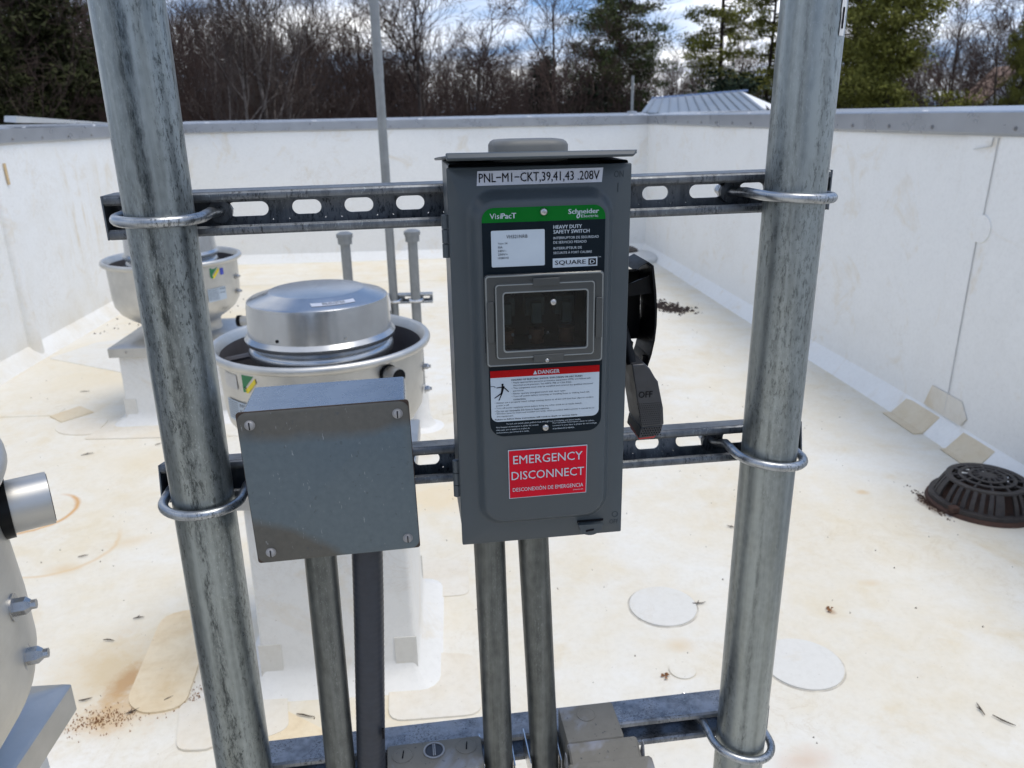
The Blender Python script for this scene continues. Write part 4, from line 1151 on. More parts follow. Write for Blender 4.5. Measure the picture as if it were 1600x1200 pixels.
# rain lid
lid = MB()
lid.hexa([(.0388, .6730, -.0325), (.2000, .6730, -.0325), (.2010, .8000, -.0400), (.0345, .8000, -.0400), (.0388, .6730, -.0300), (.2000, .6730, -.0300), (.2010, .8000, -.0375), (.0345, .8000, -.0375)])
lid.hexa([(.0388, .6680, -.0326), (.1965, .6680, -.0330), (.1965, .6728, -.0350), (.0388, .6728, -.0350), (.0385, .6735, -.0280), (.2008, .6735, -.0290), (.2005, .6760, -.0292), (.0385, .6760, -.0284)])
sw.part('rain_lid', lid, EN, bevel=.0012, smooth=30)
def srect(hu, hd, z, r, cu=.1176, cdp=.745, n=8):
    return [(cu + p[0], cdp + p[2], z) for p in rrect(-hu, hu, -hd, hd, r, 0, n)]
hub = MB().loft([srect(.0345, .034, -.0385, .020), srect(.0345, .034, -.0255, .020), srect(.0330, .0325, -.0225, .020), srect(.0300, .030, -.0208, .018), srect(.0260, .026, -.0204, .016)], cap1=True)
hubo = sw.part('hub_plate', hub, M['hub_gray'], smooth=60)
tb = MB(); v, f = text_geo('BOLT ON'); xs = [p[0] for p in v]; 
sw.part('raised_lettering', MB().add([(.1176 + (p[0] - (min(xs)+max(xs))/2) * .010, .728 + p[1] * .011, -.0201) for p in v], f), M['enclosure_gray_text'], parent=hubo, smooth=0)
# hinges
for z0_, z1_ in ((-.1180, -.0800), (-.3520, -.3135)):
    hg = None
    for k in range(3):
        a_ = z0_ + (z1_ - z0_) * k / 3; b_ = z0_ + (z1_ - z0_) * (k + 1) / 3 - .0008
        hb_ = MB().tube([(.0372, .7010, a_), (.0372, .7010, b_)], .0033, 16).box((.0376, .6985, a_), (.0430, .7005, b_))
        sw.part('hinge_knuckle', hb_, EN, smooth=40)
# embossed ON / OFF
em = MB()
text_box(em, 'ON', .1862, .1948, -.0530, -.0472, D0 - .0003)
em.box((.1896, D0 - .0003, -.0655), (.1903, D0 + .001, -.0575))
text_box(em, 'OFF', .1895, .1985, -.3940, -.3892, D0 - .0003)
ring_pts = lambda r: [(.1950 + r*cos(a_), D0 - .0003, -.3835 + r*sin(a_)) for a_ in np.linspace(0, 2*pi, 25)[:-1]]
em.loft([ring_pts(.0032), ring_pts(.0025)])
sw.part('pressed_lettering', em, M['enclosure_gray_text'], parent=door, smooth=0)
# latch
la = MB(); arc = [(.1690 + .0115*cos(a_), -.3935 + .0085*sin(a_)) for a_ in np.linspace(pi, 2*pi, 13)]
loop = arc + [(.1825, -.3905), (.1560, -.3895)]
la.loft([[(u, .6935, z) for u, z in loop], [(u, .6900, z) for u, z in loop], [(u * .98 + .0034, .6892, z * .985 - .0059) for u, z in loop]], cap0=True, cap1=True)
lat = sw.part('latch', la, EN, smooth=30)
sw.part('latch_slot', MB().hexa([(.1640, .6886, -.3975), (.1720, .6886, -.3965), (.1720, .6900, -.3965), (.1640, .6900, -.3975), (.1640, .6886, -.3958), (.1720, .6886, -.3948), (.1720, .6900, -.3948), (.1640, .6900, -.3958)]), M['black_print'], parent=lat, smooth=0)
sw.part('latch_gap', MB().box((.1560, .6946, -.3895), (.1830, .6949, -.3872)), M['black_print'], parent=door, smooth=0)
# nameplate (navy) around the window opening, green band on top
PU0, PU1, PZ0, PZ1 = .0675, .1762, -.2855, -.0745
def flat(mb, pts, d): mb.poly([(u, d, z) for u, z in pts])
def rr2(u0, u1, z0, z1, r, corners): return [(p[0], p[2]) for p in rrect(u0, u1, z0, z1, r, 0, 6, corners)]
npm = MB()
flat(npm, rr2(PU0, PU1, -.1440, -.0870, 1e-4, (0, 0, 0, 0)), DP)
flat(npm, rr2(PU0 + .0025, PU1 - .0005, PZ0, -.2030, .013, (1, 1, 0, 0)), DP)
flat(npm, [(PU0, -.2030), (.0805, -.2030), (.0805, -.1440), (PU0, -.1440)], DP)
flat(npm, [(.1620, -.2030), (PU1, -.2030), (PU1, -.1440), (.1620, -.1440)], DP)
plate = sw.part('nameplate', npm, M['navy_print'], smooth=0)
gb = MB(); flat(gb, rr2(PU0, PU1, -.0870, PZ1, .0105, (0, 0, 1, 1)), DP)
sw.part('green_band', gb, M['green_print'], parent=plate, smooth=0)
tx = MB(); q = DP - .0004
text_box(tx, 'Visi', .0745, .0842, -.0838, -.0792, q)
text_box(tx, 'PacT', .0846, .0975, -.0838, -.0792, q, .022)
sw.part('white_lettering', tx, M['white_print'], parent=plate, smooth=0)
tx = MB()
text_box(tx, 'Schneider', .1430, .1703, -.0817, -.0776, q, .02)
text_box(tx, 'Electric', .1545, .1697, -.0850, -.0826, q)
ringl = lambda r, sx: [(.1520 + r*cos(a_)*sx + .25*r*sin(a_), q, -.0836 + r*sin(a_)) for a_ in np.linspace(0, 2*pi, 21)[:-1]]
tx.loft([ringl(.0021, .75), ringl(.0012, .6)])
sw.part('maker_lettering', tx, M['white_print'], parent=plate, smooth=0)
tx = MB()
text_box(tx, 'HEAVY DUTY', .1299, .1553, -.0940, -.0909, q, .018)
text_box(tx, 'SAFETY SWITCH', .1299, .1621, -.0982, -.0951, q, .018)
text_box(tx, 'INTERRUPTOR DE SEGURIDAD', .1299, .1704, -.1031, -.1009, q)
text_box(tx, 'DE SERVICIO PESADO', .1299, .1595, -.1069, -.1047, q)
text_box(tx, 'INTERRUPTEUR DE', .1299, .1553, -.1121, -.1099, q)
text_box(tx, 'SECURITE À FORT CALIBRE', .1299, .1644, -.1160, -.1135, q)
text_box(tx, 'TM', .1703, .1726, -.1205, -.1195, q)
sw.part('product_lettering', tx, M['white_print'], parent=plate, smooth=0)
sq_ = MB(); flat(sq_, [(.1293, -.1280), (.1695, -.1278), (.1695, -.1197), (.1293, -.1199)], q)
sw.part('brand_panel', sq_, M['white_print'], parent=plate, smooth=0)
tx = MB(); q2 = q - .0003
text_box(tx, 'SQUARE', .1312, .1590, -.1262, -.1217, q2, .014)
flat(tx, [(.1613, -.1266), (.1683, -.1266), (.1683, -.1210), (.1613, -.1210)], q2)
sw.part('brand_lettering', tx, M['black_print'], parent=plate, smooth=0)
tx = MB(); text_box(tx, 'D', .1626, .1670, -.1255, -.1221, q2 - .0003, .01)
sw.part('brand_emblem', tx, M['white_print'], parent=plate, smooth=0)
wl_ = MB(); flat(wl_, rr2(.0752, .1222, -.1254, -.0938, .0012, (1, 1, 1, 1)), q)
sw.part('rating_sticker', wl_, M['white_print'], parent=plate, smooth=0)
tx = MB()
text_box(tx, 'VH321NRB', .0885, .1070, -.1008, -.0978, q2)
for k, (s, w_) in enumerate((('Type 3R', .0088), ('30A', .0042), ('240V~', .0075), ('250V=', .0085), ('10280142', .0095))):
    text_box(tx, s, .0808, .0808 + w_, -.1060 - k * .0031, -.1042 - k * .0031, q2)
sw.part('rating_lettering', tx, M['black_print'], parent=plate, smooth=0)
# danger label
dz = MB(); flat(dz, rr2(.0712, .1732, -.2704, -.2272, .0065, (1, 1, 0, 0)), q)
sw.part('danger_panel', dz, M['white_print'], parent=plate, smooth=0)
dz = MB(); flat(dz, [(.0712, -.2272), (.1732, -.2272), (.1732, -.2205), (.0712, -.2205)], q)
sw.part('danger_band', dz, M['danger_red'], parent=plate, smooth=0)
tx = MB(); text_box(tx, 'DANGER', .1153, .1356, -.2257, -.2220, q2, .02)
flat(tx, [(.1108, -.2258), (.1146, -.2258), (.1127, -.2220)], q2)
sw.part('danger_lettering', tx, M['white_print'], parent=plate, smooth=0)
tx = MB()
lines = [('HAZARD OF ELECTRIC SHOCK, EXPLOSION OR ARC FLASH', .0905, .1570), ('• Apply appropriate personal protective equipment (PPE) and follow safe', .0905, .1650),
         ('electrical work practices. See NFPA 70E or CSA Z462.', .0920, .1470), ('• This equipment must only be installed and serviced by qualified electrical', .0905, .1670), ('personnel.', .0920, .1020),
         ('• Never operate energized switch with door open.', .0905, .1415), ('• Turn off switch before removing or installing fuses or making load side', .0905, .1640), ('connections.', .0920, .1040),
         ('• Always use a properly rated voltage sensing device at all line and load fuse clips to confirm', .0745, .1680), ('power is off.', .0760, .0880), ('• Turn off power supplying switch before doing any other work on or inside switch.', .0745, .1570),
         ('• Do not use renewable link fuses in fused switches.', .0745, .1260), ('• Window must be intact and installed correctly, when provided, before power is turned on to', .0745, .1690), ('this equipment.', .0760, .0920)]
z_ = -.2292
for k, (s, a_, b_) in enumerate(lines):
    text_box(tx, s, a_, b_, z_ - .0018, z_, q2, .012 if k == 0 else 0); z_ -= .0027
text_box(tx, 'Failure to follow these instructions will result in death or serious injury.', .0745, .1530, -.2692, -.2673, q2, .015)
sw.part('warning_lettering', tx, M['black_print'], parent=plate, smooth=0)
pg = MB()
def limb(a_, b_, w_): 
    (x0, y0), (x1, y1) = a_, b_; l = sqrt((x1-x0)**2 + (y1-y0)**2); nx_, ny_ = -(y1-y0)/l*w_, (x1-x0)/l*w_
    flat(pg, [(x0-nx_, y0-ny_), (x1-nx_*.7, y1-ny_*.7), (x1+nx_*.7, y1+ny_*.7), (x0+nx_, y0+ny_)], q2)
limb((.0828, -.2352), (.0812, -.2425), .0013); limb((.0828, -.2360), (.0878, -.2412), .0006); limb((.0822, -.2362), (.0765, -.2368), .0005)
limb((.0815, -.2420), (.0745, -.2468), .0006); limb((.0817, -.2420), (.0785, -.2492), .0006); limb((.0713, -.2352), (.0745, -.2352), .0003); limb((.0745, -.2352), (.0755, -.2366), .0003)
flat(pg, [(.0822 + .0011*cos(a_), -.2340 + .0011*sin(a_)) for a_ in np.linspace(0, 2*pi, 13)[:-1]], q2)
sw.part('shock_pictogram', pg, M['black_print'], parent=plate, smooth=0)
tx = MB()
text_box(tx, 'To lock out switch, place padlock hasp through hole in lockplate and above handle.', .0850, .1560, -.2742, -.2724, q)
for k, s in enumerate(('Para bloquear el interruptor, la aldaba del candado', 'debe pasar por el agujero en la placa de', 'enclavamiento y por encima de la manija.')):
    text_box(tx, s, .0755, (.1155, .1070, .1065)[k], -.2770 - k*.0027, -.2753 - k*.0027, q)
for k, s in enumerate(('Pour verrouiller l’interrupteur, placer le cadenas', 'à travers le trou dans la plaque de verrouillage', 'et au-dessus de la manette.')):
    text_box(tx, s, .1290, (.1690, .1715, .1500)[k], -.2762 - k*.0027, -.2745 - k*.0027, q)
sw.part('small_lettering', tx, M['white_print'], parent=plate, smooth=0)
# label strip on top
st = MB().hexa([(.0653, D0 - .0004, -.0567), (.1752, D0 - .0004, -.0565), (.1752, D0 + .0002, -.0565), (.0653, D0 + .0002, -.0567), (.0662, D0 - .0004, -.0446), (.1763, D0 - .0004, -.0443), (.1763, D0 + .0002, -.0443), (.0662, D0 + .0002, -.0446)])
sw.part('circuit_label', st, M['tape_white'], smooth=0)
tx = MB(); text_box(tx, 'PNL−M1−CKT,39,41,43 .208V', .0672, .1730, -.0553, -.0465, D0 - .0008, .004)
sw.part('circuit_lettering', tx, M['black_print'], smooth=0)
# emergency disconnect label
em = MB().hexa([(.0862, q - .0001, -.3508), (.1622, q - .0001, -.3504), (.1622, q + .0004, -.3504), (.0862, q + .0004, -.3508), (.0860, q - .0001, -.2999), (.1627, q - .0001, -.2999), (.1627, q + .0004, -.2999), (.0860, q + .0004, -.2999)])
emo = sw.part('emergency_label', em, M['white_print'], smooth=0)
em = MB(); flat(em, [(.0869, -.3501), (.1615, -.3497), (.1620, -.3006), (.0867, -.3006)], q - .0004)
sw.part('red_field', em, M['red_print'], parent=emo, smooth=0)
tx = MB(); q3 = q - .0007
text_box(tx, 'EMERGENCY', .0907, .1580, -.3145, -.3058, q3, .002)
text_box(tx, 'DISCONNECT', .0889, .1596, -.3310, -.3223, q3, .002)
text_box(tx, 'DESCONEXIÓN DE EMERGENCIA', .0898, .1590, -.3434, -.3384, q3)
text_box(tx, 'S90903190', .1490, .1590, -.3467, -.3456, q3)
sw.part('emergency_lettering', tx, M['white_print'], parent=emo, smooth=0)
# window
wf = MB()
W0, W1, V0, V1 = .0678, .1748, -.2152, -.1316
I0, I1, J0, J1 = .0845, .1588, -.2000, -.1478
wf.loft([rrect(W0, W1, V0, V1, .003, DP - .0002, 5), rrect(W0, W1, V0, V1, .003, DP - .0045, 5), rrect(W0 + .001, W1 - .001, V0 + .001, V1 - .001, .003, DP - .0055, 5),
         rrect(W0 + .008, W1 - .008, V0 + .007, V1 - .007, .004, DP - .0055, 5), rrect(W0 + .009, W1 - .009, V0 + .008, V1 - .008, .004, DP - .0080, 5),
         rrect(I0 - .0015, I1 + .0015, J0 - .0015, J1 + .0015, .002, DP - .0080, 5), rrect(I0, I1, J0, J1, .002, DP - .0070, 5), rrect(I0, I1, J0, J1, .002, DP - .0002, 5)])
sw.part('window_frame', wf, M['window_frame'], smooth=25)
for (a_, b_, c0, c1_) in ((.110, .134, V1 - .0105, V1 - .0035), (.110, .138, V0 + .0035, V0 + .0105)):
    sw.part('window_rib', MB().box((a_, DP - .0092, c0), (b_, DP - .0080, c1_)), M['window_frame'], bevel=.0005)
for (a_, b_) in ((W0 + .0015, W0 + .0075), (W1 - .0075, W1 - .0015)):
    sw.part('window_rib', MB().box((a_, DP - .0075, -.192), (b_, DP - .0056, -.155)), M['window_frame'], bevel=.0005)
def edge_frame(a0, a1, b0, b1, d_, w_=.0006):
    mb = MB()
    mb.loft([rrect(a0, a1, b0, b1, .003, d_, 5), rrect(a0 + w_, a1 - w_, b0 + w_, b1 - w_, .0026, d_ - .0002, 5), rrect(a0 + 2*w_, a1 - 2*w_, b0 + 2*w_, b1 - 2*w_, .0024, d_, 5)])
    sw.part('window_edge_highlight', mb, M['window_edge_highlight'], smooth=0)
edge_frame(W0 + .0006, W1 - .0006, V0 + .0006, V1 - .0006, DP - .0056)
edge_frame(W0 + .0090, W1 - .0090, V0 + .0080, V1 - .0080, DP - .0081, .0005)
edge_frame(I0 - .0015, I1 + .0015, J0 - .0015, J1 + .0015, DP - .0081, .0006)
sw.part('window_pane', MB().box((I0 + .0003, DP - .0060, J0 + .0003), (I1 - .0003, DP - .0045, J1 - .0003)), M['window_pane'], smooth=0)
cv = MB().loft([rrect(.0803, .1622, -.2032, -.1438, .002, .6860, 3), rrect(.0803, .1622, -.2032, -.1438, .002, .7390, 3)], cap1=True)
sw.part('cavity', cv, M['cavity_dark'], smooth=30)
for k in range(3):
    uu = .0905 + k * .0285
    sw.part('fuse', MB().tube([(uu, .712, -.2030), (uu, .712, -.1905)], .0072, 20).tube([(uu, .712, -.1905), (uu, .712, -.1895)], .0078, 20), M['fuse_brown'])
    sw.part('fuse_carrier', MB().box((uu - .009, .722, -.180), (uu + .010, .738, -.162)).box((uu - .004, .714, -.186), (uu + .006, .722, -.166)), M['fuse_carrier'], bevel=.001)
for k in range(4):
    sw.part('terminal_screw', MB().tube([(.0955 + .0165*k, .706, -.1935 - .003*(k % 2)), (.0955 + .0165*k, .709, -.1935 - .003*(k % 2))], .0016, 10), M['screw_steel'])
def pscrew(u, z, d, r=.0033, name='plate_screw'):
    s = MB().loft([[(u + r_*cos(a_), d_, z + r_*sin(a_)) for a_ in np.linspace(0, 2*pi, 25)[:-1]] for r_, d_ in ((r, d), (r*.96, d - .0012), (r*.7, d - .0020), (r*.35, d - .0022), (r*.3, d - .0014))], cap1=True)
    sw.part(name, s, M['screw_steel'], smooth=50)
pscrew(.1215, -.0791, DP); pscrew(.1222, -.2793, DP); pscrew(.1286, -.1575, DP - .0060, .0030, 'window_screw'); pscrew(.1224, -.2105, DP - .0080, .0020, 'window_screw')
# handle housing on the right side: a deep black guard
H0 = .2016
def hshell():
    out = [(H0, -.1435), (.2230, -.1430), (.2262, -.1395), (.2330, -.1360), (.2385, -.1400), (.2420, -.1640), (.2438, -.1830), (.2440, -.2000), (.2428, -.2150), (.2400, -.2300), (.2365, -.2420)]
    return out
pts = hshell()
gd = MB()
# curved side wall, 2.2 mm thick
inn = [(u - .0022, z - .0018) for u, z in pts]
for (a_, b_, c_, e_) in zip(pts[1:-1], pts[2:], inn[1:-1], inn[2:]):
    gd.hexa([(a_[0], .7350, a_[1]), (b_[0], .7350, b_[1]), (b_[0], .7850, b_[1]), (a_[0], .7850, a_[1]), (c_[0], .7350, c_[1]), (e_[0], .7350, e_[1]), (e_[0], .7850, e_[1]), (c_[0], .7850, c_[1])])
gd.hexa([(H0, .7380, -.1455), (.2235, .7380, -.1450), (.2235, .7850, -.1540), (H0, .7850, -.1545), (H0, .7380, -.1433), (.2240, .7380, -.1428), (.2240, .7850, -.1520), (H0, .7850, -.1525)])
# back plate with the lower lock opening
gd.hexa([(H0, .7830, -.2260), (.2420, .7830, -.2260), (.2420, .7850, -.2260), (H0, .7850, -.2260), (H0, .7830, -.1530), (.2400, .7830, -.1530), (.2400, .7850, -.1530), (H0, .7850, -.1530)])
gd.hexa([(H0, .7380, -.2400), (.2190, .7380, -.2400), (.2190, .7850, -.2400), (H0, .7850, -.2400), (H0, .7380, -.2165), (.2215, .7380, -.2165), (.2215, .7850, -.2165), (H0, .7850, -.2165)])
sw.part('handle_guard', gd, M['black_plastic'], bevel=.0008, smooth=35)
sw.part('guard_web', MB().hexa([(.2030, .7440, -.1720), (.2415, .7440, -.1690), (.2415, .7460, -.1690), (.2030, .7460, -.1720), (.2030, .7440, -.1640), (.2410, .7440, -.1500), (.2410, .7460, -.1500), (.2030, .7460, -.1640)]), M['black_plastic'], smooth=0)
sw.part('lever', MB().tube([(.2050, .735, -.1900), (.2085, .725, -.2050), (.2135, .715, -.2320)], [.0055, .0052, .0050], 12), M['black_plastic'])
gr = MB(); d0_, d1_ = .7040, .7500
front = [(.2108, -.2292), (.2232, -.2288), (.2290, -.2345), (.2345, -.2440), (.2375, -.2480), (.2440, -.2760), (.2455, -.2940), (.2225, -.2955)]
low = [(.2225, -.2955), (.2455, -.2940), (.2435, -.3040), (.2360, -.3070), (.2205, -.3078)]
gr.loft([[(u, d1_, z) for u, z in front], [(u, d0_ + .002, z) for u, z in front], [(u*.985 + .0034, d0_, z*.985 - .0039) for u, z in front]], cap0=True, cap1=True)
gr.loft([[(u, d1_, z) for u, z in low], [(u, d0_ + .004, z) for u, z in low], [(u*.985 + .0034, d0_ + .0025, z*.985 - .0045) for u, z in low]], cap0=True, cap1=True)
grip = sw.part('handle_grip', gr, M['grip_plastic'], bevel=.0012, smooth=35)
tx = MB(); text_box(tx, 'OFF', .2180, .2320, -.2635, -.2570, d0_ - .0006, .01)
sw.part('grip_lettering', tx, M['black_plastic'], parent=grip, smooth=0)
dt = MB()
for j in range(11):
    for i in range(12):
        z = -.2700 - j * .0022; u = .2178 + .0000 + i * .00205 + (j * .00042) + (.001 if j % 2 else 0)
        if u < .2425: dt.add([(u - .0006, d0_ - .0001, z), (u, d0_ - .0001, z - .0007), (u + .0006, d0_ - .0001, z), (u, d0_ - .0001, z + .0007), (u, d0_ - .0007, z)], [(0,1,4),(1,2,4),(2,3,4),(3,0,4)])
for j in range(4):
    for i in range(8):
        z = -.2975 - j * .0025; u = .2235 + i * .0026 + (.0013 if j % 2 else 0)
        dt.add([(u - .0008, d0_ + .0024, z), (u, d0_ + .0024, z - .0010), (u + .0008, d0_ + .0024, z), (u, d0_ + .0024, z + .0010), (u, d0_ + .0012, z)], [(0,1,4),(1,2,4),(2,3,4),(3,0,4)])
sw.part('grip_texture', dt, M['black_plastic'], parent=grip, smooth=0)
sw.part('red_insert', MB().hexa([(.2215, .7085, -.3100), (.2370, .7085, -.3095), (.2370, .7400, -.3095), (.2215, .7400, -.3100), (.2205, .7085, -.3060), (.2430, .7090, -.3030), (.2430, .7400, -.3020), (.2205, .7400, -.3040)]), M['red_plastic'], bevel=.001, parent=grip)
sw.part('lock_tab', MB().box((.2330, .742, -.2550), (.2372, .746, -.2330)), M['black_plastic'])
for u, z, w_ in ((.0722, -.4075, .0), (.1192, -.4075, .0)):
    sw.part('conduit_hub', MB().tube([(u, .757, -.4025), (u, .757, -.4060)], .0220, 8), M['galv_conduit'], smooth=20)

# ------------------------------------------------------------------ lower weatherproof boxes
b1 = Thing('outlet_box', 'mud-splashed grey outlet box with three plugs between the conduits, bottom edge', 'outlet box', (0, .76, -.84))
mb = MB(); mb.loft([[(p[0], .7620 + p[2], z) for p in rrect(-h_u, h_u, -h_d, h_d, .004, 0, 4)] for h_u, h_d, z in ((.0570, .0245, -.840), (.0570, .0245, -.7262), (.0562, .0237, -.7250))], cap1=True)
bb = b1.part('body', mb, M['box_paint_tan'], smooth=40)
for i, (u, d) in enumerate(((-.0386, .7690), (-.0008, .7700), (.0381, .7715))):
    P_ = MB()
    z0 = -.7249 if i != 1 else -.7247
    if i != 1:
        P_.loft([[(u + r_*cos(a_), d + r_*sin(a_), zz_) for a_ in np.linspace(0, 2*pi, 33)[:-1]] for r_, zz_ in ((.0128, -.7249), (.0128, -.7244), (.0116, -.7244), (.0112, -.7247), (.006, -.7243))], cap1=True)
        po = b1.part('plug', P_, M['box_paint_tan'], parent=bb, smooth=30)
        b1.part('plug_slot', MB().hexa([(u - .001, d - .006, -.7243), (u + .0006, d - .006, -.7243), (u + .002, d + .006, -.7243), (u + .0008, d + .006, -.7243), (u - .001, d - .006, -.7238), (u + .0006, d - .006, -.7238), (u + .002, d + .006, -.7238), (u + .0008, d + .006, -.7238)]), M['black_print'], parent=bb, smooth=0)
    else:
        P_.loft([[(u + r_*cos(a_), d + r_*sin(a_), zz_) for a_ in np.linspace(0, 2*pi, 33)[:-1]] for r_, zz_ in ((.0130, -.7248), (.0130, -.7236), (.0110, -.7234), (.0104, -.7246))])
        b1.part('threaded_hub', P_, M['plug_gray'], parent=bb, smooth=30)
        b1.part('hub_well', MB().loft([[(u + .0104*cos(a_), d + .0104*sin(a_), zz_) for a_ in np.linspace(0, 2*pi, 33)[:-1]] for zz_ in (-.7240, -.72465)], cap1=True), M['flex_jacket'], parent=bb)
        b1.part('plug_bar', MB().box((u - .0016, d - .0090, -.7246), (u - .0004, d + .0090, -.7230)).box((u + .0004, d - .0090, -.7246), (u + .0018, d + .0090, -.7228)), M['plug_gray'], parent=bb, smooth=0)
b2 = Thing('outlet_cover', 'grey weatherproof outlet box with a tan-stained top and flip cover beside the right conduits', 'outlet box', (.19, .76, -.84))
mb = MB().loft([[(.1923 + p[0], .7715 + p[2], z) for p in rrect(-h_u, h_u, -h_d, h_d, .003, 0, 4)] for h_u, h_d, z in ((.0348, .0300, -.840), (.0348, .0300, -.7112), (.0340, .0292, -.7100))], cap1=True)
bb2 = b2.part('body', mb, M['box_paint_tan'], smooth=40)
u, d = .1900, .7840
b2.part('plug', MB().loft([[(u + r_*cos(a_), d + r_*sin(a_), zz_) for a_ in np.linspace(0, 2*pi, 33)[:-1]] for r_, zz_ in ((.0118, -.7099), (.0118, -.7093), (.0106, -.7093), (.0102, -.7096), (.005, -.7093))], cap1=True), M['box_paint_tan'], parent=bb2, smooth=30)
# cover: profile swept along u, stepping forward and down
prof = [(.742, -.7115), (.735, -.7105), (.727, -.7140), (.716, -.7195), (.708, -.7225), (.700, -.7290), (.696, -.7450), (.695, -.840), (.742, -.840)]
cvr = MB(); a0_, b0_ = [], []
cvr.loft([[(.1570, d, z - .002) for d, z in prof], [(.1590, d - .001, z) for d, z in prof], [(.2385, d - .001, z) for d, z in prof], [(.2420, d, z - .003) for d, z in prof]], cap0=True, cap1=True)
b2.part('flip_cover', cvr, M['cover_paint_tan'], smooth=40)
prof2 = [(.716, -.7180), (.706, -.7200), (.698, -.7260), (.692, -.7400), (.690, -.840), (.716, -.840)]
cvr = MB().loft([[(.1530, d, z - .002) for d, z in prof2], [(.1550, d, z) for d, z in prof2], [(.2500, d, z - .001) for d, z in prof2], [(.2540, d, z - .005) for d, z in prof2]], cap0=True, cap1=True)
b2.part('outer_lid', cvr, M['cover_paint_tan'], smooth=40)
b2.part('hinge_ear', MB().hexa([(.2440, .722, -.728), (.2475, .722, -.728), (.2475, .732, -.728), (.2440, .732, -.728), (.2455, .724, -.708), (.2465, .724, -.708), (.2465, .730, -.708), (.2455, .730, -.708)]), M['plug_gray'], smooth=0)
b2.part('hinge_ear', MB().hexa([(.1520, .722, -.735), (.1540, .722, -.735), (.1540, .735, -.735), (.1520, .735, -.735), (.1525, .724, -.715), (.1535, .724, -.715), (.1535, .732, -.715), (.1525, .732, -.715)]), M['plug_gray'], smooth=0)

# ================================================================== BEYOND THE ROOF
# long low building with a pale metal roof just behind the parapet
sh = Thing('metal_roof_building', 'low building with a pale blue-grey hipped metal roof beyond the right parapet', 'building', (7.8, 25.5, -5), rack=False)
e0, rg0, rg1, gp = (5.75, 25.0, 1.38), (6.36, 26.3, 1.78), (9.26, 26.3, 1.95), (9.95, 24.9, 1.38)
mb = MB()
mb.add([e0, (9.2, 22.8, 1.05), rg1, rg0, (9.2, 22.8, .95), (5.75, 25.0, 1.28)], [(0, 1, 2, 3), (5, 4, 1, 0)])
roofp = sh.part('roof', mb, M['shed_roof'], smooth=0)
for k in range(12):
    t_ = (k + .5) / 12
    a_ = Vector(e0).lerp(Vector((9.2, 22.8, 1.05)), t_); b_ = Vector(rg0).lerp(Vector(rg1), t_)
    sh.part('roof_seam', MB().tube([a_ + Vector((0, 0, .02)), b_ + Vector((0, 0, .02))], .02, 4), M['shed_roof'], parent=roofp)
sh.part('ridge_cap', MB().tube([rg0, (rg1[0] + .2, rg1[1], rg1[2] + .01)], .045, 6), M['shed_trim'], parent=roofp)
sh.part('gable', MB().add([(9.2, 22.8, 1.05), (10.6, 25.0, 1.2), rg1, (9.2, 22.8, -5), (10.6, 25.0, -5)], [(0, 1, 2), (3, 4, 1, 0)]), M['white_siding'], smooth=0)
sh.part('gable_vent', MB().add([(9.16, 23.75, 1.33), (9.50, 24.28, 1.35), (9.30, 24.25, 1.52)], [(0, 1, 2)]), M['dark_opening'], smooth=0)
sh.part('wall', MB().hexa([(5.85, 24.9, -5), (9.15, 22.85, -5), (10.5, 25.0, -5), (6.4, 27.0, -5), (5.85, 24.9, 1.25), (9.15, 22.85, 1.0), (10.5, 25.0, 1.0), (6.4, 27.0, 1.25)]), M['white_siding'], smooth=0)
hs = Thing('white_house', 'white gabled house half hidden behind the trees at the far right', 'house', (31, 47, -5), rack=False)
hs.part('wall', MB().hexa([(29.9, 45, -5), (33.5, 45, -5), (33.5, 47, -5), (29.9, 47, -5), (29.9, 45, 1.7), (33.5, 45, 1.7), (33.5, 47, 1.7), (29.9, 47, 1.7)]), M['white_siding'], smooth=0)
hs.part('gable', MB().add([(29.9, 44.99, 1.7), (33.5, 44.99, 1.7), (31.5, 44.99, 3.3)], [(0, 1, 2)]), M['white_siding'], smooth=0)
hs.part('roof', MB().hexa([(29.6, 44.8, 1.45), (31.5, 44.8, 3.35), (31.5, 47.2, 3.35), (29.6, 47.2, 1.45), (29.6, 44.8, 1.6), (31.5, 44.8, 3.5), (31.5, 47.2, 3.5), (29.6, 47.2, 1.6)]).hexa([(31.5, 44.8, 3.35), (33.9, 44.8, 1.45), (33.9, 47.2, 1.45), (31.5, 47.2, 3.35), (31.5, 44.8, 3.5), (33.9, 44.8, 1.6), (33.9, 47.2, 1.6), (31.5, 47.2, 3.5)]), M['brick_far'], smooth=0)
hs.part('window', MB().box((30.6, 44.95, .6), (31.3, 44.99, 1.6)), M['window_far'], smooth=0)
hs.part('window', MB().box((31.9, 44.95, .6), (32.6, 44.99, 1.6)), M['window_far'], smooth=0)

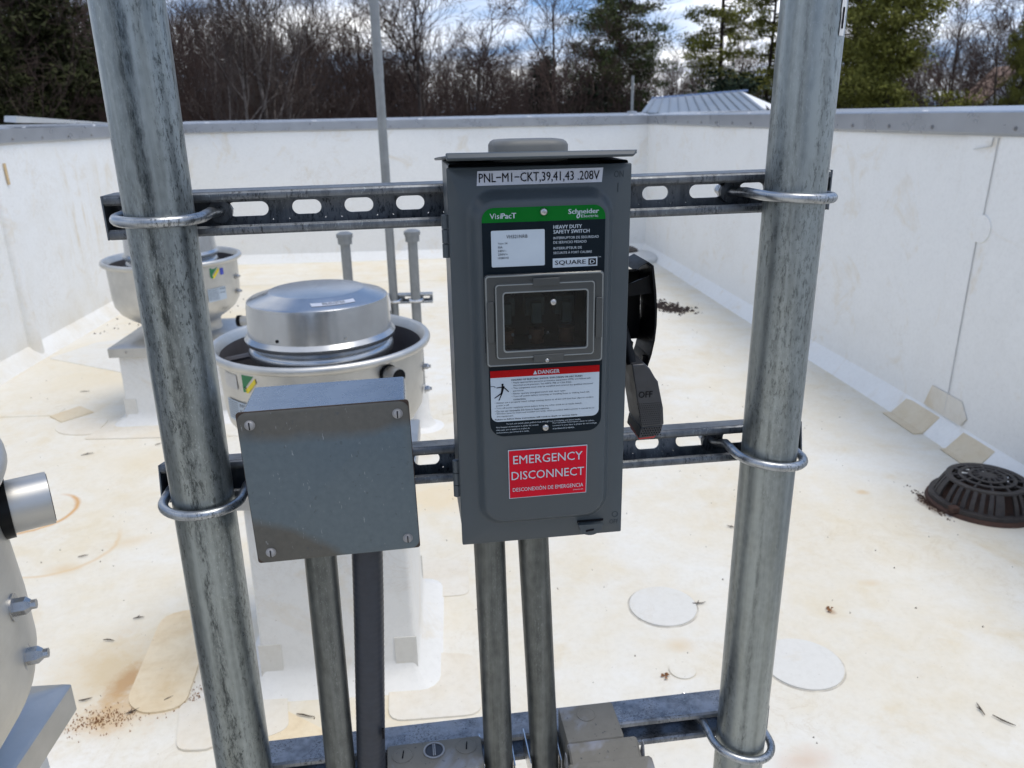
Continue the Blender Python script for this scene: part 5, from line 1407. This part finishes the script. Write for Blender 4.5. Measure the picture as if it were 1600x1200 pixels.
# trees ----------------------------------------------------------------
def tubes_mesh(name, segs, mat):
    """segs: list of polylines [(pts Nx3, radii N)], triangular sections, built with numpy"""
    V = []; F = []; off = 0
    ang = np.array([0, 2*pi/3, 4*pi/3])
    for pts, rad in segs:
        pts = np.asarray(pts); n = len(pts)
        t = np.gradient(pts, axis=0); t /= np.linalg.norm(t, axis=1)[:, None] + 1e-9
        ref = np.array([0.31, 0.95, 0.05]) if abs(t[0][1]) < .8 else np.array([.95, .1, .3])
        x = np.cross(t, ref); x /= np.linalg.norm(x, axis=1)[:, None] + 1e-9
        y = np.cross(t, x)
        ring = pts[:, None, :] + (x[:, None, :] * np.cos(ang)[None, :, None] + y[:, None, :] * np.sin(ang)[None, :, None]) * np.asarray(rad)[:, None, None]
        V.append(ring.reshape(-1, 3))
        i = np.arange(n - 1)[:, None] * 3; k = np.arange(3)[None, :]; k2 = (k + 1) % 3
        F.append(np.stack([off + i + k, off + i + k2, off + i + 3 + k2, off + i + 3 + k], -1).reshape(-1, 4))
        off += n * 3
    me = bpy.data.meshes.new(name)
    V = np.concatenate(V); F = np.concatenate(F)
    me.from_pydata(V.tolist(), [], F.tolist()); me.materials.append(mat); me.shade_smooth()
    return me
def grow(rg, p, d, L, r, lvl, maxl, out, up_=.10, jit=.22, cfg=((0, 12), (0, 7), (0, 6), (0, 4))):
    n = 5 if lvl < 2 else 4 if lvl < 3 else 3
    pts = [p]; rad = [r]; dd = d
    for i in range(n):
        dd = dd + rg.normal(0, jit if lvl else .05, 3) + np.array([0, 0, up_ if lvl else .12])
        dd /= np.linalg.norm(dd)
        p = p + dd * L / n; pts.append(p); rad.append(max(.008, r * (1 - .72 * (i + 1) / n)))
    out.append((lvl, np.array(pts), rad))
    if lvl < maxl:
        k = cfg[lvl][1]
        for j in range(k):
            f = (.28 if lvl == 0 else .15) + (.72 if lvl == 0 else .85) * (j + rg.random()) / k
            q = f * n; i = min(int(q), n - 1); base = pts[i] + (pts[i+1] - pts[i]) * (q - i)
            ax = (pts[i+1] - pts[i]); ax /= np.linalg.norm(ax)
            rnd = rg.normal(0, 1, 3); side = np.cross(ax, rnd); side /= np.linalg.norm(side)
            spread = rg.uniform(.35, .75)
            nd = ax * (1 - spread * .6) + side * spread; nd /= np.linalg.norm(nd)
            grow(rg, base, nd, L * rg.uniform(.38, .62) * (1.05 - .45 * f if lvl == 0 else 1), max(.009, rad[i] * rg.uniform(.38, .6)), lvl + 1, maxl, out, up_, jit, cfg)
def bare_variant(seed, H, trunk, mat_t, mat_c, cfg, r0=.16, up_=.10):
    rg = np.random.default_rng(seed); out = []
    grow(rg, np.array([0., 0, -.3]), np.array([rg.normal(0, .04), rg.normal(0, .04), 1.]), H * trunk, r0, 0, 4, out, up_, .20, cfg)
    return (tubes_mesh('trunk', [(p, r) for l, p, r in out if l == 0] , M[mat_t]), tubes_mesh('limbs', [(p, r) for l, p, r in out if l in (1,)], M[mat_t]),
            tubes_mesh('crown', [(p, r) for l, p, r in out if l > 1], M[mat_c]))
CF = ((0, 13), (0, 7), (0, 6), (0, 4)); CF2 = ((0, 16), (0, 6), (0, 5), (0, 4)); 
VAR = [bare_variant(11, 12, .95, 'bark_brown', 'twig_mauve', CF), bare_variant(12, 12, .80, 'bark_grey', 'bark_brown', CF, .20, .14),
       bare_variant(13, 12, .90, 'bark_brown', 'bark_brown', CF2), bare_variant(14, 12, .72, 'bark_grey', 'twig_mauve', CF, .22, .08),
       bare_variant(15, 12, .95, 'bark_pale', 'bark_grey', CF2, .15, .16), bare_variant(16, 12, .85, 'bark_pale', 'bark_brown', ((0, 9), (0, 6), (0, 5), (0, 4)), .16, .2)]
HT = {}
def height_of(me):
    a_ = np.empty(len(me.vertices) * 3, np.float32); me.vertices.foreach_get('co', a_); return float(np.percentile(a_[2::3], 99.3))
for v_ in VAR: HT[v_[-1].name] = height_of(v_[-1])
def az(px): return radians(3.798) + math.atan((px - 800) / 1305)
def place(px, dist): a_ = az(px); return (dist * math.tan(a_), dist)
def tree_obj(meshes, names, name, label, px, dist, H, refH, rot, group=None, wide=1.0, cat='tree', z=-5.0):
    refH = HT[meshes[-1].name]
    x, y = place(px, dist)
    o = bpy.data.objects.new(name, None); COL.objects.link(o)
    o.location = (x, y, z); s = H / refH; o.scale = (max(s, .78) * wide, max(s, .78) * wide, s); o.rotation_euler = (0, 0, rot)
    tag(o, label, cat, group)
    for me, nm in zip(meshes, names):
        c = bpy.data.objects.new(nm, me); COL.objects.link(c); c.parent = o
    return o
BN = ('trunk', 'limbs', 'crown')
def bare(v, px, dist, H, rot, label, group=None, wide=1.0):
    tree_obj(VAR[v], BN, 'bare_tree', label, px, dist, H, 12, rot, group, wide)
bare(1, 672, 40, 14.5, .4, 'tall spreading leafless tree against the clouds right of the tall pipe')
bare(3, 735, 43, 12.5, 2.4, 'leafless tree with a rounded crown leaning right, right of the tall pipe', None, 1.1)
bare(2, 560, 46, 14.5, 1.2, 'leafless tree whose crown the tall thin pipe crosses')
bare(0, 885, 40, 14.5, 3.3, 'tall leafless tree left of the large round pine')
bare(4, 408, 35.5, 13.5, 5.0, 'pale-barked leafless tree nearest the left post')
bare(5, 438, 36, 14.5, .9, 'whitest slender trunk in the wood right of the left post')
bare(4, 487, 43, 14.5, 2.2, 'pale slender tree between the left post and the tall pipe')
bare(5, 338, 44, 13.5, 4.0, 'pale-limbed tree just right of the left post')
bare(3, 1545, 40, 14.0, 1.0, 'wide leafless tree at the right edge above the white house')
bare(0, 1500, 43, 13.5, 3.0, 'leafless tree between the right pines and the white house')
bare(1, 60, 36, 15.0, 2.0, 'dark leafless tree at the left edge behind the cedar')
bare(2, 1090, 52, 10.0, .0, 'thin leafless tree beyond the metal-roofed building')
rg = random.Random(77)
LBL = 'slender leafless tree in the dense brown wood beyond the far parapet'
GRP = 'leafless trees crowded in the far wood'
def prof_top(px):      # height of the solid wood in the picture (pixel row)
    xs = [-100, 0, 250, 420, 480, 600, 700, 760, 850, 950, 1050, 1250, 1500, 1700]
    ys = [-60, -40, -20, 10, 45, 55, 70, 90, 85, 95, 90, 80, 60, 40]
    return float(np.interp(px, xs, ys))
for i in range(64):
    px = -90 + 1800 * (i + rg.random()) / 64; dist = rg.uniform(48, 66)
    H = 6.35 + dist * (184 - prof_top(px) + rg.uniform(-26, 16)) / 1305
    v = rg.choice([0, 1, 2, 2, 3])
    bare(v, px, dist, H, rg.uniform(0, 6.28), LBL, GRP, rg.uniform(.9, 1.2))
# trees added out of view behind the camera to darken reflections in the metal
for i in range(10):
    a_ = radians(110 + 140 * i / 9); x, y = 45 * sin(a_), 45 * cos(a_)
    o = bpy.data.objects.new('bare_tree', None); COL.objects.link(o); o.location = (x, y, -5); o.scale = (1.2, 1.2, 1.2)  # unseen tree added behind the camera for reflections
    tag(o, 'unseen leafless tree added behind the camera for reflections', 'tree', 'leafless trees added behind the camera for reflections')
    for me, nm in zip(VAR[i % 4], BN):
        c = bpy.data.objects.new(nm, me); COL.objects.link(c); c.parent = o
# undergrowth: saplings and brush filling the wood
R_ = np.random.default_rng(5)
segs = []
for i in range(15000):
    px = R_.uniform(-250, 1850); dist = R_.uniform(37, 60); x, y = place(px, dist)
    h = (6.0 + dist * (184 - prof_top(px)) / 1305) * R_.uniform(.45, .98) * (.72 if px > 1000 else 1)
    lean = R_.normal(0, .10, 2); b = np.array([x, y, -5.0])
    t1 = b + np.array([lean[0]*h*.5, lean[1]*h*.5, h * .5]); t2 = b + np.array([lean[0]*h*1.2 + R_.normal(0, .15), lean[1]*h, h])
    segs.append((np.array([b, t1, t2]), [.028, .018, .007]))
    for k in range(3):
        f = R_.uniform(.35, .95); q = b + (t2 - b) * f; dv = np.array([R_.normal(0, .5), R_.normal(0, .3), R_.uniform(.3, .9)]) * h * .13
        segs.append((np.array([q, q + dv]), [.012, .006]))
me = tubes_mesh('undergrowth', segs, M['twig_mauve'])
ug = bpy.data.objects.new('undergrowth', me); COL.objects.link(ug)
tag(ug, 'brown tangle of bare saplings and brush filling the wood', 'undergrowth', kind='stuff')

def needles_mesh(name, centers, radii, n_per, rg, size, mat, flat_=.42):
    C = np.repeat(centers, n_per, 0); Rr = np.repeat(radii, n_per)
    u = rg.normal(0, 1, (len(C), 3)); u /= np.linalg.norm(u, axis=1)[:, None]
    rad = rg.random(len(C)) ** .45
    P = C + u * (Rr * rad)[:, None] * np.array([1.15, 1.15, flat_])
    d = u * .8 + rg.normal(0, .6, P.shape); d /= np.linalg.norm(d, axis=1)[:, None]
    s = np.cross(d, rg.normal(0, 1, P.shape)); s /= np.linalg.norm(s, axis=1)[:, None]
    L = size * rg.uniform(.6, 1.4, len(P))[:, None]
    V = np.stack([P - s * L * .22, P + s * L * .22, P + d * L], 1).reshape(-1, 3)
    F = np.arange(len(V)).reshape(-1, 3)
    me = bpy.data.meshes.new(name); me.from_pydata(V.tolist(), [], F.tolist()); me.materials.append(mat)
    return me
def pine_variant(seed, H, low, wid, mat, shape='round', n_br=60, per=30, trunk_r=.2, size=.22, cl=.42):
    per = int(per * 1.9); size *= .72
    rg = np.random.default_rng(seed); br = []; cen = []; rad = []
    trunk = [(np.array([[0, 0, -.3], [.1, 0, H*.4], [.0, .1, H*.75], [.05, .05, H*.98]]), [trunk_r, trunk_r*.75, trunk_r*.45, .04])]
    for i in range(n_br):
        f = low + (1 - low) * (i + rg.random()) / n_br
        a_ = rg.uniform(0, 2*pi); t_ = (f - low) / (1 - low)
        if shape == 'round': w_ = wid * (sin(pi * min(1, .18 + .80 * t_)) ** .7) * rg.uniform(.55, 1.1)
        elif shape == 'cone': w_ = wid * (1 - t_) ** .75 * rg.uniform(.75, 1.1) + .25
        else: w_ = wid * (1 - .55 * t_) * rg.uniform(.45, 1.15)
        z0 = H * f; rise = rg.uniform(-.05, .30) * w_ if shape != 'cone' else rg.uniform(-.25, .05) * w_
        p0 = np.array([0, 0, z0]); p1 = np.array([cos(a_)*w_*.5, sin(a_)*w_*.5, z0 + rise * .3]); p2 = np.array([cos(a_)*w_, sin(a_)*w_, z0 + rise])
        br.append((np.array([p0, p1, p2]), [.05, .03, .012]))
        k = max(3, int(w_ / .34))
        for j in range(k):
            g_ = (.30 if shape != 'cone' else .15) + (.72 if shape != 'cone' else .85) * (j + rg.random()) / k
            q = p0 + (p2 - p0) * g_ + rg.normal(0, .16, 3) * (1 + w_ * .12)
            cen.append(q); rad.append(cl * rg.uniform(.6, 1.25))
    cen = np.array(cen); rad = np.array(rad)
    return (tubes_mesh('trunk', trunk, M['bark_pine']), tubes_mesh('branches', br, M['bark_pine']), needles_mesh('needles', cen, rad, per, rg, size, M[mat]))
PV = [pine_variant(21, 13, .42, 2.9, 'needle_green', 'round', 85, 42, .20, .20, .50), pine_variant(22, 15, .30, 3.2, 'needle_olive', 'open', 62, 40, .22, .20, .42),
      pine_variant(23, 13, .10, 3.8, 'needle_olive', 'open', 110, 44, .25, .22, .60), pine_variant(24, 13, .04, 2.6, 'needle_spruce', 'cone', 150, 34, .2, .24, .50), pine_variant(25, 6, .02, 2.2, 'needle_dark', 'cone', 60, 34, .12, .22, .5)]
for v_ in PV: HT[v_[-1].name] = height_of(v_[-1])
PN = ('trunk', 'branches', 'needles')
def pine(v, refH, px, dist, H, rot, label, wide=1.0, group=None):
    tree_obj(PV[v], PN, 'pine_tree', label, px, dist, H, refH, rot, group, wide, 'pine tree')
pine(0, 13, 975, 44, 13.3, .3, 'large round-crowned dark pine above the far corner of the roof', .92)
pine(1, 15, 1130, 42, 15.5, 1.2, 'tall airy pine with a bare straight trunk left of the right post', .95)
pine(1, 15, 1205, 46, 15.8, 4.0, 'second tall airy pine, partly hidden by the right post', .80)
pine(2, 13, 1395, 34, 12.6, 2.0, 'broad olive-green pine right of the right post', .98)
pine(2, 13, 1330, 39, 13.8, 5.0, 'olive-green pine close behind the right post', .80)
pine(3, 13, 95, 36, 15.0, .5, 'dense dark evergreen left of the left post', 1.25)
pine(3, 13, 15, 33, 9.5, 2.5, 'dark evergreen at the left edge of the picture', 1.2)
pine(4, 6, 930, 42, 7.6, 0, 'low dark evergreen bush left of the upright rod', 1.3)
pine(4, 6, 1150, 36, 7.6, 1.0, 'low olive evergreen bush above the ridge of the metal roof', 1.5)
pine(4, 6, 860, 50, 9.5, 2.0, 'narrow ivy-dark evergreen among the bare trees', .6)
pine(2, 13, 1598, 36, 9.8, 3.3, 'dark pine bough cut off by the right edge of the picture', .45)
